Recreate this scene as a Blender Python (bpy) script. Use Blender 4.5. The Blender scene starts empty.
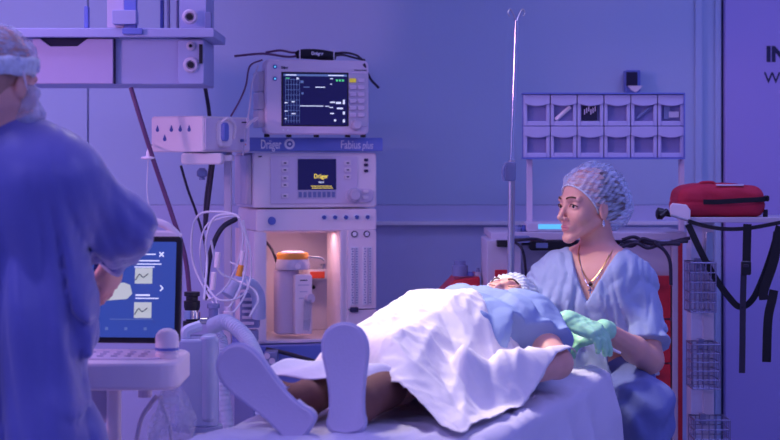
import bpy, bmesh, math, random
import numpy as np
from mathutils import Vector, Matrix, Euler
R = math.radians
F = 1800.0            # focal length in pixels of the 780 px wide frame
ZC = 1.40             # camera height
HY = 160.0            # picture row of the horizon
C = bpy.context.scene.collection

# ---------------------------------------------------------------- camera
cam_d = bpy.data.cameras.new('camera'); cam = bpy.data.objects.new('camera', cam_d); C.objects.link(cam)
cam.location = (0, 0, ZC); cam.rotation_euler = (R(90), 0, 0)
cam_d.sensor_width = 36; cam_d.lens = F/780*36; cam_d.shift_y = -(220-HY)/780
cam_d.clip_start = .05; cam_d.clip_end = 60
cam_d.dof.use_dof = True; cam_d.dof.focus_distance = 5.85; cam_d.dof.aperture_fstop = 4.0
bpy.context.scene.camera = cam
# ---------------------------------------------------------------- world, exposure
w = bpy.data.worlds.new('world'); bpy.context.scene.world = w; w.use_nodes = True
w.node_tree.nodes['Background'].inputs[0].default_value = (.14, .13, .42, 1)
w.node_tree.nodes['Background'].inputs[1].default_value = .3
vs = bpy.context.scene.view_settings
vs.view_transform = 'Standard'; vs.look = 'None'; vs.gamma = 1; vs.use_curve_mapping = False; vs.exposure = -0.12
# ---------------------------------------------------------------- lights of the room
def area(name, loc, rot, sx, sy, power, col):
    l = bpy.data.lights.new(name, 'AREA'); l.shape = 'RECTANGLE'; l.size = sx; l.size_y = sy
    l.energy = power; l.color = col
    o = bpy.data.objects.new(name, l); C.objects.link(o); o.location = loc; o.rotation_euler = rot
    return o
VIO = (.44, .36, .96); BLU = (.35, .35, .96); PNK = (1.0, .32, .52)
PANELS = [(-1.6, 1.2), (1.6, 1.2), (-1.6, 3.7), (1.6, 3.7), (-1.6, 6.2), (1.6, 6.2)]
for i, (x, y) in enumerate(PANELS):
    area('ceiling_lamp', (x, y, 2.955), (0, 0, 0), 1.1, .5, [25, 17, 22, 16, 19, 15][i], VIO if x < 0 else BLU)
area('rose_fill_lamp', (-2.86, 4.7, 2.05), (R(80), 0, R(-52)), .6, .3, 36, (1.0, .46, .80))  # added fill light, out of view, brightens the machine and the woman's face
# the surgical lamp over the patient
sp = bpy.data.lights.new('surgical_spot', 'SPOT'); sp.energy = 185; sp.color = (1.0, .87, .80)
sp.spot_size = R(66); sp.spot_blend = .85; sp.shadow_soft_size = .14
spo = bpy.data.objects.new('surgical_spot', sp); C.objects.link(spo)
SPOT_AT = Vector((-.42, 5.62, 2.42)); SPOT_TO = Vector((.28, 5.22, 1.0))
spo.location = SPOT_AT; spo.rotation_euler = (SPOT_TO-SPOT_AT).to_track_quat('-Z', 'Y').to_euler()

def W(px, py, d):
    return Vector(((px-390)*d/F, d, ZC-(py-HY)*d/F))

# ---------------------------------------------------------------- materials
MATS = {}
def mat(name, col, rough=.5, metal=0., bump=0., bscale=40., var=0., emit=0., ecol=None, alpha=1., trans=0., spec=.5, sheen=0., sss=0.,
        vscale=8., stretch=(1, 1, 1), coat=0., ior=1.45, weave=False):
    if name in MATS: return MATS[name]
    m = bpy.data.materials.new(name); m.use_nodes = True; nt = m.node_tree; b = nt.nodes['Principled BSDF']
    c4 = (*col, 1)
    b.inputs['Base Color'].default_value = c4; b.inputs['Roughness'].default_value = rough
    b.inputs['Metallic'].default_value = metal; b.inputs['Specular IOR Level'].default_value = spec
    b.inputs['IOR'].default_value = ior
    if alpha < 1: b.inputs['Alpha'].default_value = alpha
    if trans: b.inputs['Transmission Weight'].default_value = trans
    if sheen: b.inputs['Sheen Weight'].default_value = sheen
    if coat: b.inputs['Coat Weight'].default_value = coat
    if sss:
        b.inputs['Subsurface Weight'].default_value = sss; b.inputs['Subsurface Radius'].default_value = (.02, .006, .003)
        b.inputs['Subsurface Scale'].default_value = .5
    if emit:
        b.inputs['Emission Color'].default_value = (*(ecol or col), 1); b.inputs['Emission Strength'].default_value = emit
    tc = nt.nodes.new('ShaderNodeTexCoord'); mp = nt.nodes.new('ShaderNodeMapping'); mp.inputs['Scale'].default_value = stretch
    nt.links.new(tc.outputs['Object'], mp.inputs['Vector'])
    n = nt.nodes.new('ShaderNodeTexNoise'); n.inputs['Scale'].default_value = vscale; n.inputs['Detail'].default_value = 4
    nt.links.new(mp.outputs[0], n.inputs['Vector'])
    if var > 0:
        mx = nt.nodes.new('ShaderNodeMix'); mx.data_type = 'RGBA'
        mx.inputs['A'].default_value = tuple(c*(1-var) for c in col)+(1,)
        mx.inputs['B'].default_value = tuple(min(1, c*(1+var)) for c in col)+(1,)
        nt.links.new(n.outputs[0], mx.inputs['Factor']); nt.links.new(mx.outputs['Result'], b.inputs['Base Color'])
    if bump > 0:
        n2 = nt.nodes.new('ShaderNodeTexNoise'); n2.inputs['Scale'].default_value = bscale; n2.inputs['Detail'].default_value = 5
        nt.links.new(mp.outputs[0], n2.inputs['Vector'])
        bp = nt.nodes.new('ShaderNodeBump'); bp.inputs['Strength'].default_value = bump; bp.inputs['Distance'].default_value = .01
        nt.links.new(n2.outputs[0], bp.inputs['Height']); nt.links.new(bp.outputs[0], b.inputs['Normal'])
    MATS[name] = m
    return m
M = dict(
    wall=mat('wall_paint', (.48, .60, .82), .55, var=.03, vscale=2, bump=.05, bscale=90),
    band=mat('wall_band', (.56, .60, .86), .5, var=.03),
    door=mat('door_laminate', (.46, .39, .80), .45, var=.03, vscale=1.5),
    ceil=mat('ceiling_white', (.8, .8, .82), .8, var=.02),
    floor=mat('floor_vinyl', (.42, .46, .56), .25, var=.06, vscale=3),
    trim=mat('trim_metal', (.7, .72, .8), .3, metal=.6, var=.03),
    gap=mat('dark_gap', (.02, .02, .06), .8), seam=mat('panel_seam', (.16, .17, .36), .8), drawer=mat('drawer_front', (.50, .44, .68), .45), unit=mat('supply_unit_paint', (.40, .45, .72), .5, var=.02),
    slate2=mat('canister_plastic', (.30, .36, .60), .35, var=.05),
    plas=mat('white_plastic', (.90, .80, .86), .38, var=.02),
    plas2=mat('grey_plastic', (.58, .54, .68), .4, var=.03),
    plas3=mat('lilac_panel', (.74, .64, .80), .45, var=.02),
    blue=mat('blue_plastic', (.16, .22, .62), .4, var=.03),
    slate=mat('slate_plastic', (.20, .24, .46), .45, var=.04),
    black=mat('black_plastic', (.015, .015, .02), .35, var=.1),
    rubber=mat('black_rubber', (.02, .02, .028), .6, var=.1),
    steel=mat('brushed_steel', (.62, .63, .68), .28, metal=1, var=.05, vscale=30, stretch=(1, 1, 8)),
    chrome=mat('chrome', (.85, .85, .88), .12, metal=1, var=.01),
    red=mat('red_enamel', (.62, .03, .05), .4, var=.05),
    redfab=mat('red_fabric', (.52, .022, .06), .75, var=.12, vscale=14, bump=.25, bscale=220),
    web=mat('black_webbing', (.012, .012, .02), .8, bump=.3, bscale=300, var=.2),
    orange=mat('orange_plastic', (.95, .38, .05), .45, var=.04),
    redlab=mat('red_label', (.90, .10, .05), .5, var=.03),
    yel=mat('yellow_key', (.95, .80, .05), .5, emit=.25, ecol=(.9, .75, .05)),
    tube=mat('clear_tube', (.84, .85, .95), .15, trans=.12, var=.02, ior=1.3),
    hose=mat('corrugated_hose', (.55, .62, .85), .35, trans=.15, var=.04),
    cable=mat('dark_cable', (.03, .025, .05), .5, var=.1),
    cablep=mat('plum_cable', (.13, .05, .14), .5, var=.1),
    cablew=mat('pale_cable', (.6, .55, .7), .5, var=.05),
    skin=mat('skin', (.84, .44, .35), .45, sss=.12, var=.06, vscale=25, bump=.04, bscale=250),
    skin2=mat('skin_tan', (.62, .33, .24), .5, sss=.1, var=.06, vscale=25, bump=.04, bscale=250),
    lips=mat('lips', (.72, .27, .27), .35, sss=.1, var=.05),
    brow=mat('eyebrow_hair', (.10, .05, .03), .7, var=.2),
    hair=mat('brown_hair', (.16, .08, .05), .55, var=.4, vscale=60, stretch=(1, 1, .2), bump=.5, bscale=200),
    hairm=mat('thin_fair_hair', (.50, .27, .20), .6, var=.3, vscale=60, bump=.3, bscale=200),
    eyew=mat('eye_white', (.85, .83, .82), .2, var=.01),
    iris=mat('iris_brown', (.05, .03, .02), .15, var=.1),
    scrub=mat('scrub_cotton', (.36, .45, .68), .8, var=.04, vscale=12, bump=.12, bscale=60, sheen=.1),
    scrub2=mat('scrub_trousers', (.16, .20, .48), .85, var=.05, vscale=12, bump=.15, bscale=60),
    gown=mat('gown_blue', (.13, .14, .46), .36, var=.08, vscale=9, bump=.10, bscale=30, sheen=.7),
    pgown=mat('patient_gown', (.27, .37, .64), .75, var=.05, vscale=10, bump=.12, bscale=45),
    sheet=mat('bed_linen', (.66, .64, .80), .85, var=.03, vscale=6, bump=.15, bscale=40),
    drape=mat('drape_paper', (.90, .86, .87), .75, var=.03, vscale=9, bump=.22, bscale=28),
    ankle_shade=mat('ankle_shade_brown', (.20, .085, .07), .8, var=.1, bump=.2, bscale=200),
    rail=mat('white_rail', (.85, .85, .92), .35),
    shoe=mat('slipper_fabric', (.66, .59, .76), .8, var=.04, bump=.15, bscale=200),
    shoee=mat('slipper_edge', (.56, .54, .76), .7, var=.03),
    glove=mat('mint_glove', (.42, .90, .56), .4, sss=.08, var=.04, vscale=20, bump=.12, bscale=70),
    gold=mat('gold_chain', (.80, .50, .22), .3, metal=1, var=.05),
    paper=mat('label_paper', (.85, .84, .86), .7, var=.02),
    ink=mat('ink', (.03, .03, .09), .6, var=.05),
    inkb=mat('ink_blue', (.07, .12, .42), .6, var=.05),
    inkw=mat('white_lettering', (.85, .85, .92), .5, var=.01),
    bluep=mat('screen_blue', (.02, .06, .25), .3, emit=.42, ecol=(.07, .13, .55)),
    navy=mat('screen_navy', (.01, .01, .07), .25, emit=.12, ecol=(.05, .04, .32)),
    scw=mat('screen_white', (.8, .8, .9), .4, emit=.75, ecol=(.80, .88, 1.0)),
    sccy=mat('screen_cyan', (.1, .4, .6), .4, emit=.9, ecol=(.12, .55, .85)),
    scgr=mat('screen_grid', (.1, .15, .3), .4, emit=.45, ecol=(.16, .26, .62)),
    scg=mat('screen_green', (.1, .6, .2), .4, emit=.7, ecol=(.1, .8, .25)),
    scy=mat('screen_yellow', (.9, .7, .1), .4, emit=1.1, ecol=(1, .75, .08)),
    scc=mat('screen_beige', (.6, .65, .5), .4, emit=.5, ecol=(.62, .74, .62)),
    glass=mat('clear_glass', (.8, .85, .95), .08, trans=.8, var=.01),
    wire=mat('wire_steel', (.25, .25, .42), .35, metal=.7, var=.05),
    bin=mat('bin_plastic', (.54, .53, .80), .4, var=.03),
    binw=mat('bin_window', (.34, .32, .62), .18, trans=.15, var=.02),
    lampg=mat('lamp_diffuser', (.4, .4, .7), .5, emit=1.5, ecol=(.30, .27, 1.0)),
    rosed=mat('rose_fill_glow', (.8, .4, .6), .5, emit=1.2, ecol=(1.0, .46, .80)),
    lampw=mat('surgical_diffuser', (.9, .85, .8), .5, emit=4, ecol=(1, .9, .82)),
)
def film(name, col, alpha, fresh=.6, scale=30., rough=.45, lines=None, turn=0):
    m = bpy.data.materials.new(name); m.use_nodes = True; nt = m.node_tree; b = nt.nodes['Principled BSDF']
    b.inputs['Base Color'].default_value = (*col, 1); b.inputs['Roughness'].default_value = rough
    n = nt.nodes.new('ShaderNodeTexNoise'); n.inputs['Scale'].default_value = scale; n.inputs['Detail'].default_value = 3
    tc = nt.nodes.new('ShaderNodeTexCoord'); mp = nt.nodes.new('ShaderNodeMapping'); nt.links.new(tc.outputs['Object'], mp.inputs[0])
    if lines: mp.inputs['Scale'].default_value = lines; mp.inputs['Rotation'].default_value = (0, -turn, 0)
    nt.links.new(mp.outputs[0], n.inputs['Vector'])
    mr = nt.nodes.new('ShaderNodeMapRange'); mr.inputs['From Min'].default_value = .3; mr.inputs['From Max'].default_value = .7
    mr.inputs['To Min'].default_value = max(0, alpha-fresh*.5); mr.inputs['To Max'].default_value = min(1, alpha+fresh*.5)
    nt.links.new(n.outputs[0], mr.inputs['Value']); nt.links.new(mr.outputs[0], b.inputs['Alpha'])
    MATS[name] = m; return m
M['cap'] = film('bouffant_cap_fabric', (.62, .74, .95), .42, .75, 46, lines=(.45, 1, 1.9), turn=.65)
M['capw'] = film('patient_cap_fabric', (.80, .88, .96), .80, .35, 70)
M['mask'] = film('mask_fabric', (.66, .70, .86), .5, .4, 40)
M['bag'] = film('clear_bag_film', (.85, .90, 1.0), .26, .6, 22, .10)

# ---------------------------------------------------------------- mesh builder
MW = {}
def origin_of(parent): return MW.get(parent.name, Matrix.Identity(4)) if parent else Matrix.Identity(4)
def tag(o, label=None, cat=None, group=None, kind=None):
    if label: o['label'] = label
    if cat: o['category'] = cat
    if group: o['group'] = group
    if kind: o['kind'] = kind
    return o
def empty(name, loc, rz=0, label=None, cat=None, group=None):
    o = bpy.data.objects.new(name, None); C.objects.link(o); o.empty_display_size = .05
    o.location = loc; o.rotation_euler = (0, 0, rz)
    MW[o.name] = Matrix.Translation(Vector(loc)) @ Matrix.Rotation(rz, 4, 'Z')
    return tag(o, label, cat, group)
def mkobj(name, me, parent=None, world=False):
    """links a mesh; with a parent its vertices are in the parent's frame (world=True converts them)"""
    o = bpy.data.objects.new(name, me); C.objects.link(o)
    if parent:
        if world: me.transform(origin_of(parent).inverted())
        o.parent = parent; MW[o.name] = origin_of(parent)
    else:
        n = len(me.vertices); co = np.empty(n*3, np.float32); me.vertices.foreach_get('co', co); co = co.reshape(-1, 3)
        c = Vector(((co[:, 0].min()+co[:, 0].max())/2, (co[:, 1].min()+co[:, 1].max())/2, co[:, 2].min()))
        me.transform(Matrix.Translation(-c)); o.location = c; MW[o.name] = Matrix.Translation(c)
    return o
def frame_of(a, b, up=None):
    z = (b-a).normalized(); x = (up or Vector((0, 0, 1))).cross(z)
    if x.length < 1e-3: x = Vector((1, 0, 0)).cross(z)
    x.normalize(); return x, z.cross(x), z
def catmull(pts, n=8):
    pts = [Vector(p) for p in pts]
    if len(pts) < 3: return pts
    P = [2*pts[0]-pts[1]]+pts+[2*pts[-1]-pts[-2]]; out = []
    for i in range(1, len(P)-2):
        for k in range(n):
            t = k/n; a, b, c, d = P[i-1], P[i], P[i+1], P[i+2]
            out.append(.5*((2*b)+(c-a)*t+(2*a-5*b+4*c-d)*t*t+(3*b-3*c+d-a)*t**3))
    out.append(pts[-1]); return out
class MB:
    def __init__(s): s.v = []; s.f = []; s.m = []; s.mats = []
    def mi(s, m):
        if m not in s.mats: s.mats.append(m)
        return s.mats.index(m)
    def add(s, vs, fs, m):
        b = len(s.v); s.v += [tuple(v) for v in vs]; i = s.mi(m)
        for f in fs: s.f.append([b+k for k in f]); s.m.append(i)
        return s
    def box(s, c, d, m, rot=None, taper=1.):
        c = Vector(c); x, y, z = d[0]/2, d[1]/2, d[2]/2
        vs = [Vector((sx*x*(taper if sz > 0 else 1), sy*y*(taper if sz > 0 else 1), sz*z)) for sz in (-1, 1) for sy in (-1, 1) for sx in (-1, 1)]
        if rot is not None: vs = [rot @ v for v in vs]
        return s.add([c+v for v in vs], [(0, 2, 3, 1), (4, 5, 7, 6), (0, 1, 5, 4), (2, 6, 7, 3), (0, 4, 6, 2), (1, 3, 7, 5)], m)
    def rbox(s, c, d, m, r=.01, n=3, rot=None, axis='y'):
        """box with its outline rounded as seen along axis, plus a small chamfer on the two faces"""
        ax = {'x': (1, 2, 0), 'y': (0, 2, 1), 'z': (0, 1, 2)}[axis]; a, b, h = d[ax[0]]/2, d[ax[1]]/2, d[ax[2]]/2
        r = min(r, a, b); ch = min(r*.35, h*.5, .006); ring = []
        for q, (sx, sy) in enumerate(((1, 1), (-1, 1), (-1, -1), (1, -1))):
            for k in range(n+1):
                t = (q+k/n)*math.pi/2; ring.append((sx*(a-r)+r*math.cos(t), sy*(b-r)+r*math.sin(t)))
        vs = []; N = len(ring)
        for (z, k) in ((-h, ch), (-h+ch, 0), (h-ch, 0), (h, ch)):
            for (p, q) in ring:
                v = [0, 0, 0]; v[ax[0]] = p*(1-k/a); v[ax[1]] = q*(1-k/b); v[ax[2]] = z; v = Vector(v)
                vs.append(Vector(c)+(rot @ v if rot is not None else v))
        fs = [[j*N+i, j*N+(i+1) % N, (j+1)*N+(i+1) % N, (j+1)*N+i] for j in range(3) for i in range(N)]
        fs += [list(range(N))[::-1], [3*N+i for i in range(N)]]
        if axis == 'y': fs = [f[::-1] for f in fs]
        return s.add(vs, fs, m)
    def cyl(s, a, b, r, m, r2=None, n=20):
        a, b = Vector(a), Vector(b); x, y, z = frame_of(a, b); r2 = r if r2 is None else r2
        vs = [a+(x*math.cos(t)+y*math.sin(t))*r for t in [2*math.pi*i/n for i in range(n)]] + \
             [b+(x*math.cos(t)+y*math.sin(t))*r2 for t in [2*math.pi*i/n for i in range(n)]]
        return s.add(vs, [[i, (i+1) % n, n+(i+1) % n, n+i] for i in range(n)]+[list(range(n))[::-1], [n+i for i in range(n)]], m)
    def lathe(s, a, ax, prof, m, n=24):
        """prof: (distance along axis, radius)"""
        a = Vector(a); ax = Vector(ax).normalized(); x, y, z = frame_of(a, a+ax); vs = []
        for (h, r) in prof: vs += [a+z*h+(x*math.cos(2*math.pi*i/n)+y*math.sin(2*math.pi*i/n))*max(r, 1e-4) for i in range(n)]
        k = len(prof); fs = [[j*n+i, j*n+(i+1) % n, (j+1)*n+(i+1) % n, (j+1)*n+i] for j in range(k-1) for i in range(n)]
        fs += [list(range(n))[::-1], [(k-1)*n+i for i in range(n)]]
        return s.add(vs, fs, m)
    def tube(s, pts, r, m, n=8, smooth=6, rf=None):
        P = catmull(pts, smooth) if smooth else [Vector(p) for p in pts]
        up = Vector((0, 0, 1)); vs = []; k = len(P); prev = None
        for i, p in enumerate(P):
            z = (P[min(i+1, k-1)]-P[max(i-1, 0)]).normalized()
            if prev is None:
                x = up.cross(z)
                if x.length < .1: x = Vector((1, 0, 0)).cross(z)
            else: x = prev - z*prev.dot(z)
            x.normalize(); prev = x; y = z.cross(x); rr = r if rf is None else rf(i/(k-1))
            vs += [p+(x*math.cos(2*math.pi*j/n)+y*math.sin(2*math.pi*j/n))*rr for j in range(n)]
        fs = [[j*n+i, j*n+(i+1) % n, (j+1)*n+(i+1) % n, (j+1)*n+i] for j in range(k-1) for i in range(n)]
        fs += [list(range(n))[::-1], [(k-1)*n+i for i in range(n)]]
        return s.add(vs, fs, m)
    def ribbon(s, pts, wdir, w, t, m, smooth=6):
        P = catmull(pts, smooth) if smooth else [Vector(p) for p in pts]; k = len(P); vs = []
        for i, p in enumerate(P):
            z = (P[min(i+1, k-1)]-P[max(i-1, 0)]).normalized()
            wd = wdir if isinstance(wdir, Vector) else wdir[0].lerp(wdir[1], i/(k-1)); x = (wd-z*wd.dot(z)).normalized(); y = z.cross(x)
            for a, b in ((-1, -1), (1, -1), (1, 1), (-1, 1)): vs.append(p+x*a*w/2+y*b*t/2)
        fs = [[j*4+i, j*4+(i+1) % 4, (j+1)*4+(i+1) % 4, (j+1)*4+i] for j in range(k-1) for i in range(4)]
        fs += [[3, 2, 1, 0], [(k-1)*4+i for i in range(4)]]
        return s.add(vs, fs, m)
    def prism(s, pts, d, m):
        """pts: outline (x, z) in the local frame with y from d[0] to d[1]"""
        n = len(pts); vs = [(p[0], d[0], p[1]) for p in pts]+[(p[0], d[1], p[1]) for p in pts]
        ar = sum(pts[i][0]*pts[(i+1) % n][1]-pts[(i+1) % n][0]*pts[i][1] for i in range(n))
        fs = [list(range(n)), [n+i for i in range(n)][::-1]]+[[(i+1) % n, i, n+i, n+(i+1) % n] for i in range(n)]
        if ar < 0: fs = [f[::-1] for f in fs]
        return s.add(vs, fs, m)
    def build(s, name, parent=None, world=False, bevel=0, sub=0, ang=35):
        me = bpy.data.meshes.new(name); me.from_pydata(s.v, [], s.f); me.update()
        for m in s.mats: me.materials.append(m)
        me.polygons.foreach_set('material_index', s.m)
        me.polygons.foreach_set('use_smooth', [True]*len(s.f)); me.set_sharp_from_angle(angle=R(ang))
        o = mkobj(name, me, parent, world)
        if bevel:
            b = o.modifiers.new('bevel', 'BEVEL'); b.width = bevel; b.segments = 2; b.limit_method = 'ANGLE'; b.angle_limit = R(40)
        if sub:
            q = o.modifiers.new('sub', 'SUBSURF'); q.levels = sub; q.render_levels = sub
        return o
FONT = None
def text(s, size, loc, m, parent, rot=(R(90), 0, 0), name='lettering', bold=0, width=None, align='LEFT', ex=.0006, shear=0):
    cu = bpy.data.curves.new(name, 'FONT'); cu.body = s; cu.size = size; cu.extrude = ex; cu.align_x = align; cu.offset = bold; cu.shear = shear
    cu.materials.append(m); o = bpy.data.objects.new(name, cu); C.objects.link(o)
    o.location = loc; o.rotation_euler = rot; o.parent = parent
    bpy.context.view_layer.update()
    sx_ = width/max(o.dimensions.x, 1e-4) if width else 1
    me = bpy.data.meshes.new_from_object(o.evaluated_get(bpy.context.evaluated_depsgraph_get())); me.transform(Matrix.Diagonal((sx_, 1, 1, 1)))
    if not me.materials: me.materials.append(m)
    bpy.data.objects.remove(o); q = bpy.data.objects.new(name, me); C.objects.link(q)
    q.location = loc; q.rotation_euler = rot; q.parent = parent; MW[q.name] = origin_of(parent)
    return q
def copy_tree(o, parent=None):
    c = o.copy(); C.objects.link(c)
    if parent: c.parent = parent
    MW[c.name] = MW.get(o.name, Matrix.Identity(4))
    for ch in list(o.children): copy_tree(ch, c)
    return c
def grid_mesh(name, P, m, parent=None, world=True, thick=.002, closed=False, flip=False, ang=80):
    """P: array (nu, nv, 3) -> cloth surface with a little thickness"""
    nu, nv = P.shape[:2]; me = bpy.data.meshes.new(name); idx = np.arange(nu*nv).reshape(nu, nv)
    a, b, c, d = idx[:-1, :-1].ravel(), idx[1:, :-1].ravel(), idx[1:, 1:].ravel(), idx[:-1, 1:].ravel()
    q = np.stack([a, b, c, d], 1)
    if flip: q = q[:, ::-1]
    me.from_pydata(P.reshape(-1, 3).tolist(), [], q.tolist()); me.update(); me.materials.append(m)
    me.polygons.foreach_set('use_smooth', [True]*len(q))
    o = mkobj(name, me, parent, world)
    if thick:
        so = o.modifiers.new('thick', 'SOLIDIFY'); so.thickness = thick; so.offset = -1
    return o

# ---------------------------------------------------------------- implicit surfaces for bodies and clothes
def prim_cone(a, b, ra, rb, k=.012): return ('c', np.array(a, float), np.array(b, float), ra, rb, k)
def chain(pts, rs, k=.012): return [prim_cone(pts[i], pts[i+1], rs[i], rs[i+1], k) for i in range(len(pts)-1)]
def prim_ell(c, r, rot=None, k=.012, sub=False): return ('s' if sub else 'e', np.array(c, float), np.array(r, float), np.array(rot if rot is not None else np.eye(3), float), k)
def axis_lin(lo, hi, h, fine=None, hf=None):
    if fine is None: return np.arange(lo, hi+h, h)
    out = list(np.arange(lo, fine[0], h))+list(np.arange(max(lo, fine[0]), min(hi, fine[1]), hf))+list(np.arange(fine[1], hi+h, h))
    return np.array(sorted(set(np.round(out, 6))))
class Field:
    def __init__(s, xs, ys, zs):
        s.ax = [xs, ys, zs]; s.V = np.full((len(xs), len(ys), len(zs)), .5, np.float32)
    def sl(s, lo, hi):
        r = []
        for a, l, h in zip(s.ax, lo, hi):
            i0 = max(0, np.searchsorted(a, l)-1); i1 = min(len(a), np.searchsorted(a, h)+1); r.append(slice(i0, max(i0, i1)))
        return tuple(r)
    def pts(s, sl):
        return np.meshgrid(s.ax[0][sl[0]], s.ax[1][sl[1]], s.ax[2][sl[2]], indexing='ij')
    def add(s, prims, inf=0.):
        for p in prims:
            if p[0] == 'c':
                _, a, b, ra, rb, k = p; rm = max(ra, rb)+inf+k+.03
                sl = s.sl(np.minimum(a, b)-rm, np.maximum(a, b)+rm)
                if s.V[sl].size == 0: continue
                X, Y, Z = s.pts(sl); ab = b-a; L = max((ab*ab).sum(), 1e-9)
                t = np.clip(((X-a[0])*ab[0]+(Y-a[1])*ab[1]+(Z-a[2])*ab[2])/L, 0, 1)
                d = np.sqrt((X-a[0]-t*ab[0])**2+(Y-a[1]-t*ab[1])**2+(Z-a[2]-t*ab[2])**2)-(ra+(rb-ra)*t)-inf
            else:
                _, c, r, rot, k = p; rr = r+inf; rm = rr.max()+k+.03
                sl = s.sl(c-rm, c+rm)
                if s.V[sl].size == 0: continue
                X, Y, Z = s.pts(sl); q = [rot[i, 0]*(X-c[0])+rot[i, 1]*(Y-c[1])+rot[i, 2]*(Z-c[2]) for i in range(3)]
                k0 = np.sqrt(sum((q[i]/rr[i])**2 for i in range(3))); k1 = np.sqrt(sum((q[i]/rr[i]**2)**2 for i in range(3)))
                d = k0*(k0-1)/np.maximum(k1, 1e-6)
            V = s.V[sl]
            if p[0] == 's': h = np.clip(.5-.5*(V+d)/k, 0, 1); s.V[sl] = V*(1-h)-d*h+k*h*(1-h)
            else: h = np.clip(.5+.5*(V-d)/k, 0, 1); s.V[sl] = V*(1-h)+d*h-k*h*(1-h)
        return s
    def cut(s, fn):
        """removes where fn(X,Y,Z) > 0 (fn roughly a distance)"""
        X, Y, Z = s.pts((slice(None),)*3); s.V = np.maximum(s.V, fn(X, Y, Z).astype(np.float32)); return s
    def disp(s, fn):
        near = np.abs(s.V) < .05; X, Y, Z = s.pts((slice(None),)*3)
        s.V[near] += fn(X[near], Y[near], Z[near]); return s
    def mesh(s, name):
        V = s.V; ax = s.ax; I = V < 0
        def c8(a):
            return [a[i:a.shape[0]-1+i, j:a.shape[1]-1+j, k:a.shape[2]-1+k] for i in (0, 1) for j in (0, 1) for k in (0, 1)]
        cc = c8(I); cnt = sum(c.astype(np.int8) for c in cc); m = (cnt > 0) & (cnt < 8); ci = np.argwhere(m)
        idx = np.full(m.shape, -1, np.int64); idx[m] = np.arange(len(ci))
        pos = np.zeros((len(ci), 3)); n = np.zeros(len(ci)); offs = [(i, j, k) for i in (0, 1) for j in (0, 1) for k in (0, 1)]
        for a in range(8):
            for b in range(a+1, 8):
                if sum(abs(offs[a][q]-offs[b][q]) for q in range(3)) != 1: continue
                A = ci+offs[a]; B = ci+offs[b]; va = V[tuple(A.T)]; vb = V[tuple(B.T)]; x = (va < 0) != (vb < 0)
                t = np.where(x, va/np.where(x, va-vb, 1), 0)
                for q in range(3):
                    pa = ax[q][A[:, q]]; pb = ax[q][B[:, q]]; pos[:, q] += np.where(x, pa+(pb-pa)*t, 0)
                n += x
        pos /= n[:, None]; quads = []
        for q in range(3):
            u, v = (q+1) % 3, (q+2) % 3; a = np.moveaxis(I, [q, u, v], [0, 1, 2]); id_ = np.moveaxis(idx, [q, u, v], [0, 1, 2])
            e = a[:-1, 1:-1, 1:-1] != a[1:, 1:-1, 1:-1]; E = np.argwhere(e)
            if not len(E): continue
            i, j, k = E[:, 0], E[:, 1]+1, E[:, 2]+1; ins = a[i, j, k]
            Q = np.stack([id_[i, j-1, k-1], id_[i, j, k-1], id_[i, j, k], id_[i, j-1, k]], 1)
            Q[~ins] = Q[~ins][:, ::-1]; quads.append(Q)
        Q = np.concatenate(quads); Q = Q[(Q >= 0).all(1)]
        me = bpy.data.meshes.new(name); me.vertices.add(len(pos)); me.vertices.foreach_set('co', pos.astype(np.float32).ravel())
        me.loops.add(len(Q)*4); me.loops.foreach_set('vertex_index', Q.ravel().astype(np.int32))
        me.polygons.add(len(Q)); me.polygons.foreach_set('loop_start', np.arange(0, len(Q)*4, 4, dtype=np.int32))
        me.polygons.foreach_set('use_smooth', np.ones(len(Q), bool)); me.update(calc_edges=True); me.validate()
        return me
def sdf_obj(name, field, mats, parent=None, pick=None, world=True, smooth=2):
    me = field.mesh(name)
    if smooth:   # light Laplacian smoothing along the edges
        n = len(me.vertices); co = np.empty(n*3, np.float32); me.vertices.foreach_get('co', co); co = co.reshape(-1, 3).astype(float)
        ed = np.empty(len(me.edges)*2, np.int32); me.edges.foreach_get('vertices', ed); ed = ed.reshape(-1, 2)
        deg = np.bincount(ed.ravel(), minlength=n)[:, None]
        for it in range(smooth*2):
            s_ = np.zeros_like(co); np.add.at(s_, ed[:, 0], co[ed[:, 1]]); np.add.at(s_, ed[:, 1], co[ed[:, 0]])
            lam = .5 if it % 2 == 0 else -.45
            co = co+lam*(s_/np.maximum(deg, 1)-co)
        me.vertices.foreach_set('co', co.astype(np.float32).ravel()); me.update()
    for m in (mats if isinstance(mats, (list, tuple)) else [mats]): me.materials.append(m)
    if pick:
        c = np.empty(len(me.polygons)*3, np.float32); me.polygons.foreach_get('center', c)
        me.polygons.foreach_set('material_index', pick(c.reshape(-1, 3)).astype(np.int32))
    return mkobj(name, me, parent, world)
def gnoise(x, y, z, seed=0):
    xi, yi, zi = np.floor(x).astype(np.int64), np.floor(y).astype(np.int64), np.floor(z).astype(np.int64)
    fx, fy, fz = x-xi, y-yi, z-zi; u, v, w_ = [f*f*f*(f*(f*6-15)+10) for f in (fx, fy, fz)]; r = 0
    for i in (0, 1):
        for j in (0, 1):
            for k in (0, 1):
                h = ((xi+i)*73856093) ^ ((yi+j)*19349663) ^ ((zi+k)*83492791) ^ (seed*2654435761 % 2147483647)
                h = (h ^ (h >> 13))*1274126177 & 0x7fffffff; h = h ^ (h >> 15)
                a = (h & 1023)/1023*2*np.pi; b = ((h >> 10) & 1023)/511.5-1; c = np.sqrt(1-np.clip(b*b, 0, 1))
                g = c*np.cos(a)*(fx-i)+c*np.sin(a)*(fy-j)+b*(fz-k)
                r = r+g*(u if i else 1-u)*(v if j else 1-v)*(w_ if k else 1-w_)
    return r*1.6
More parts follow.
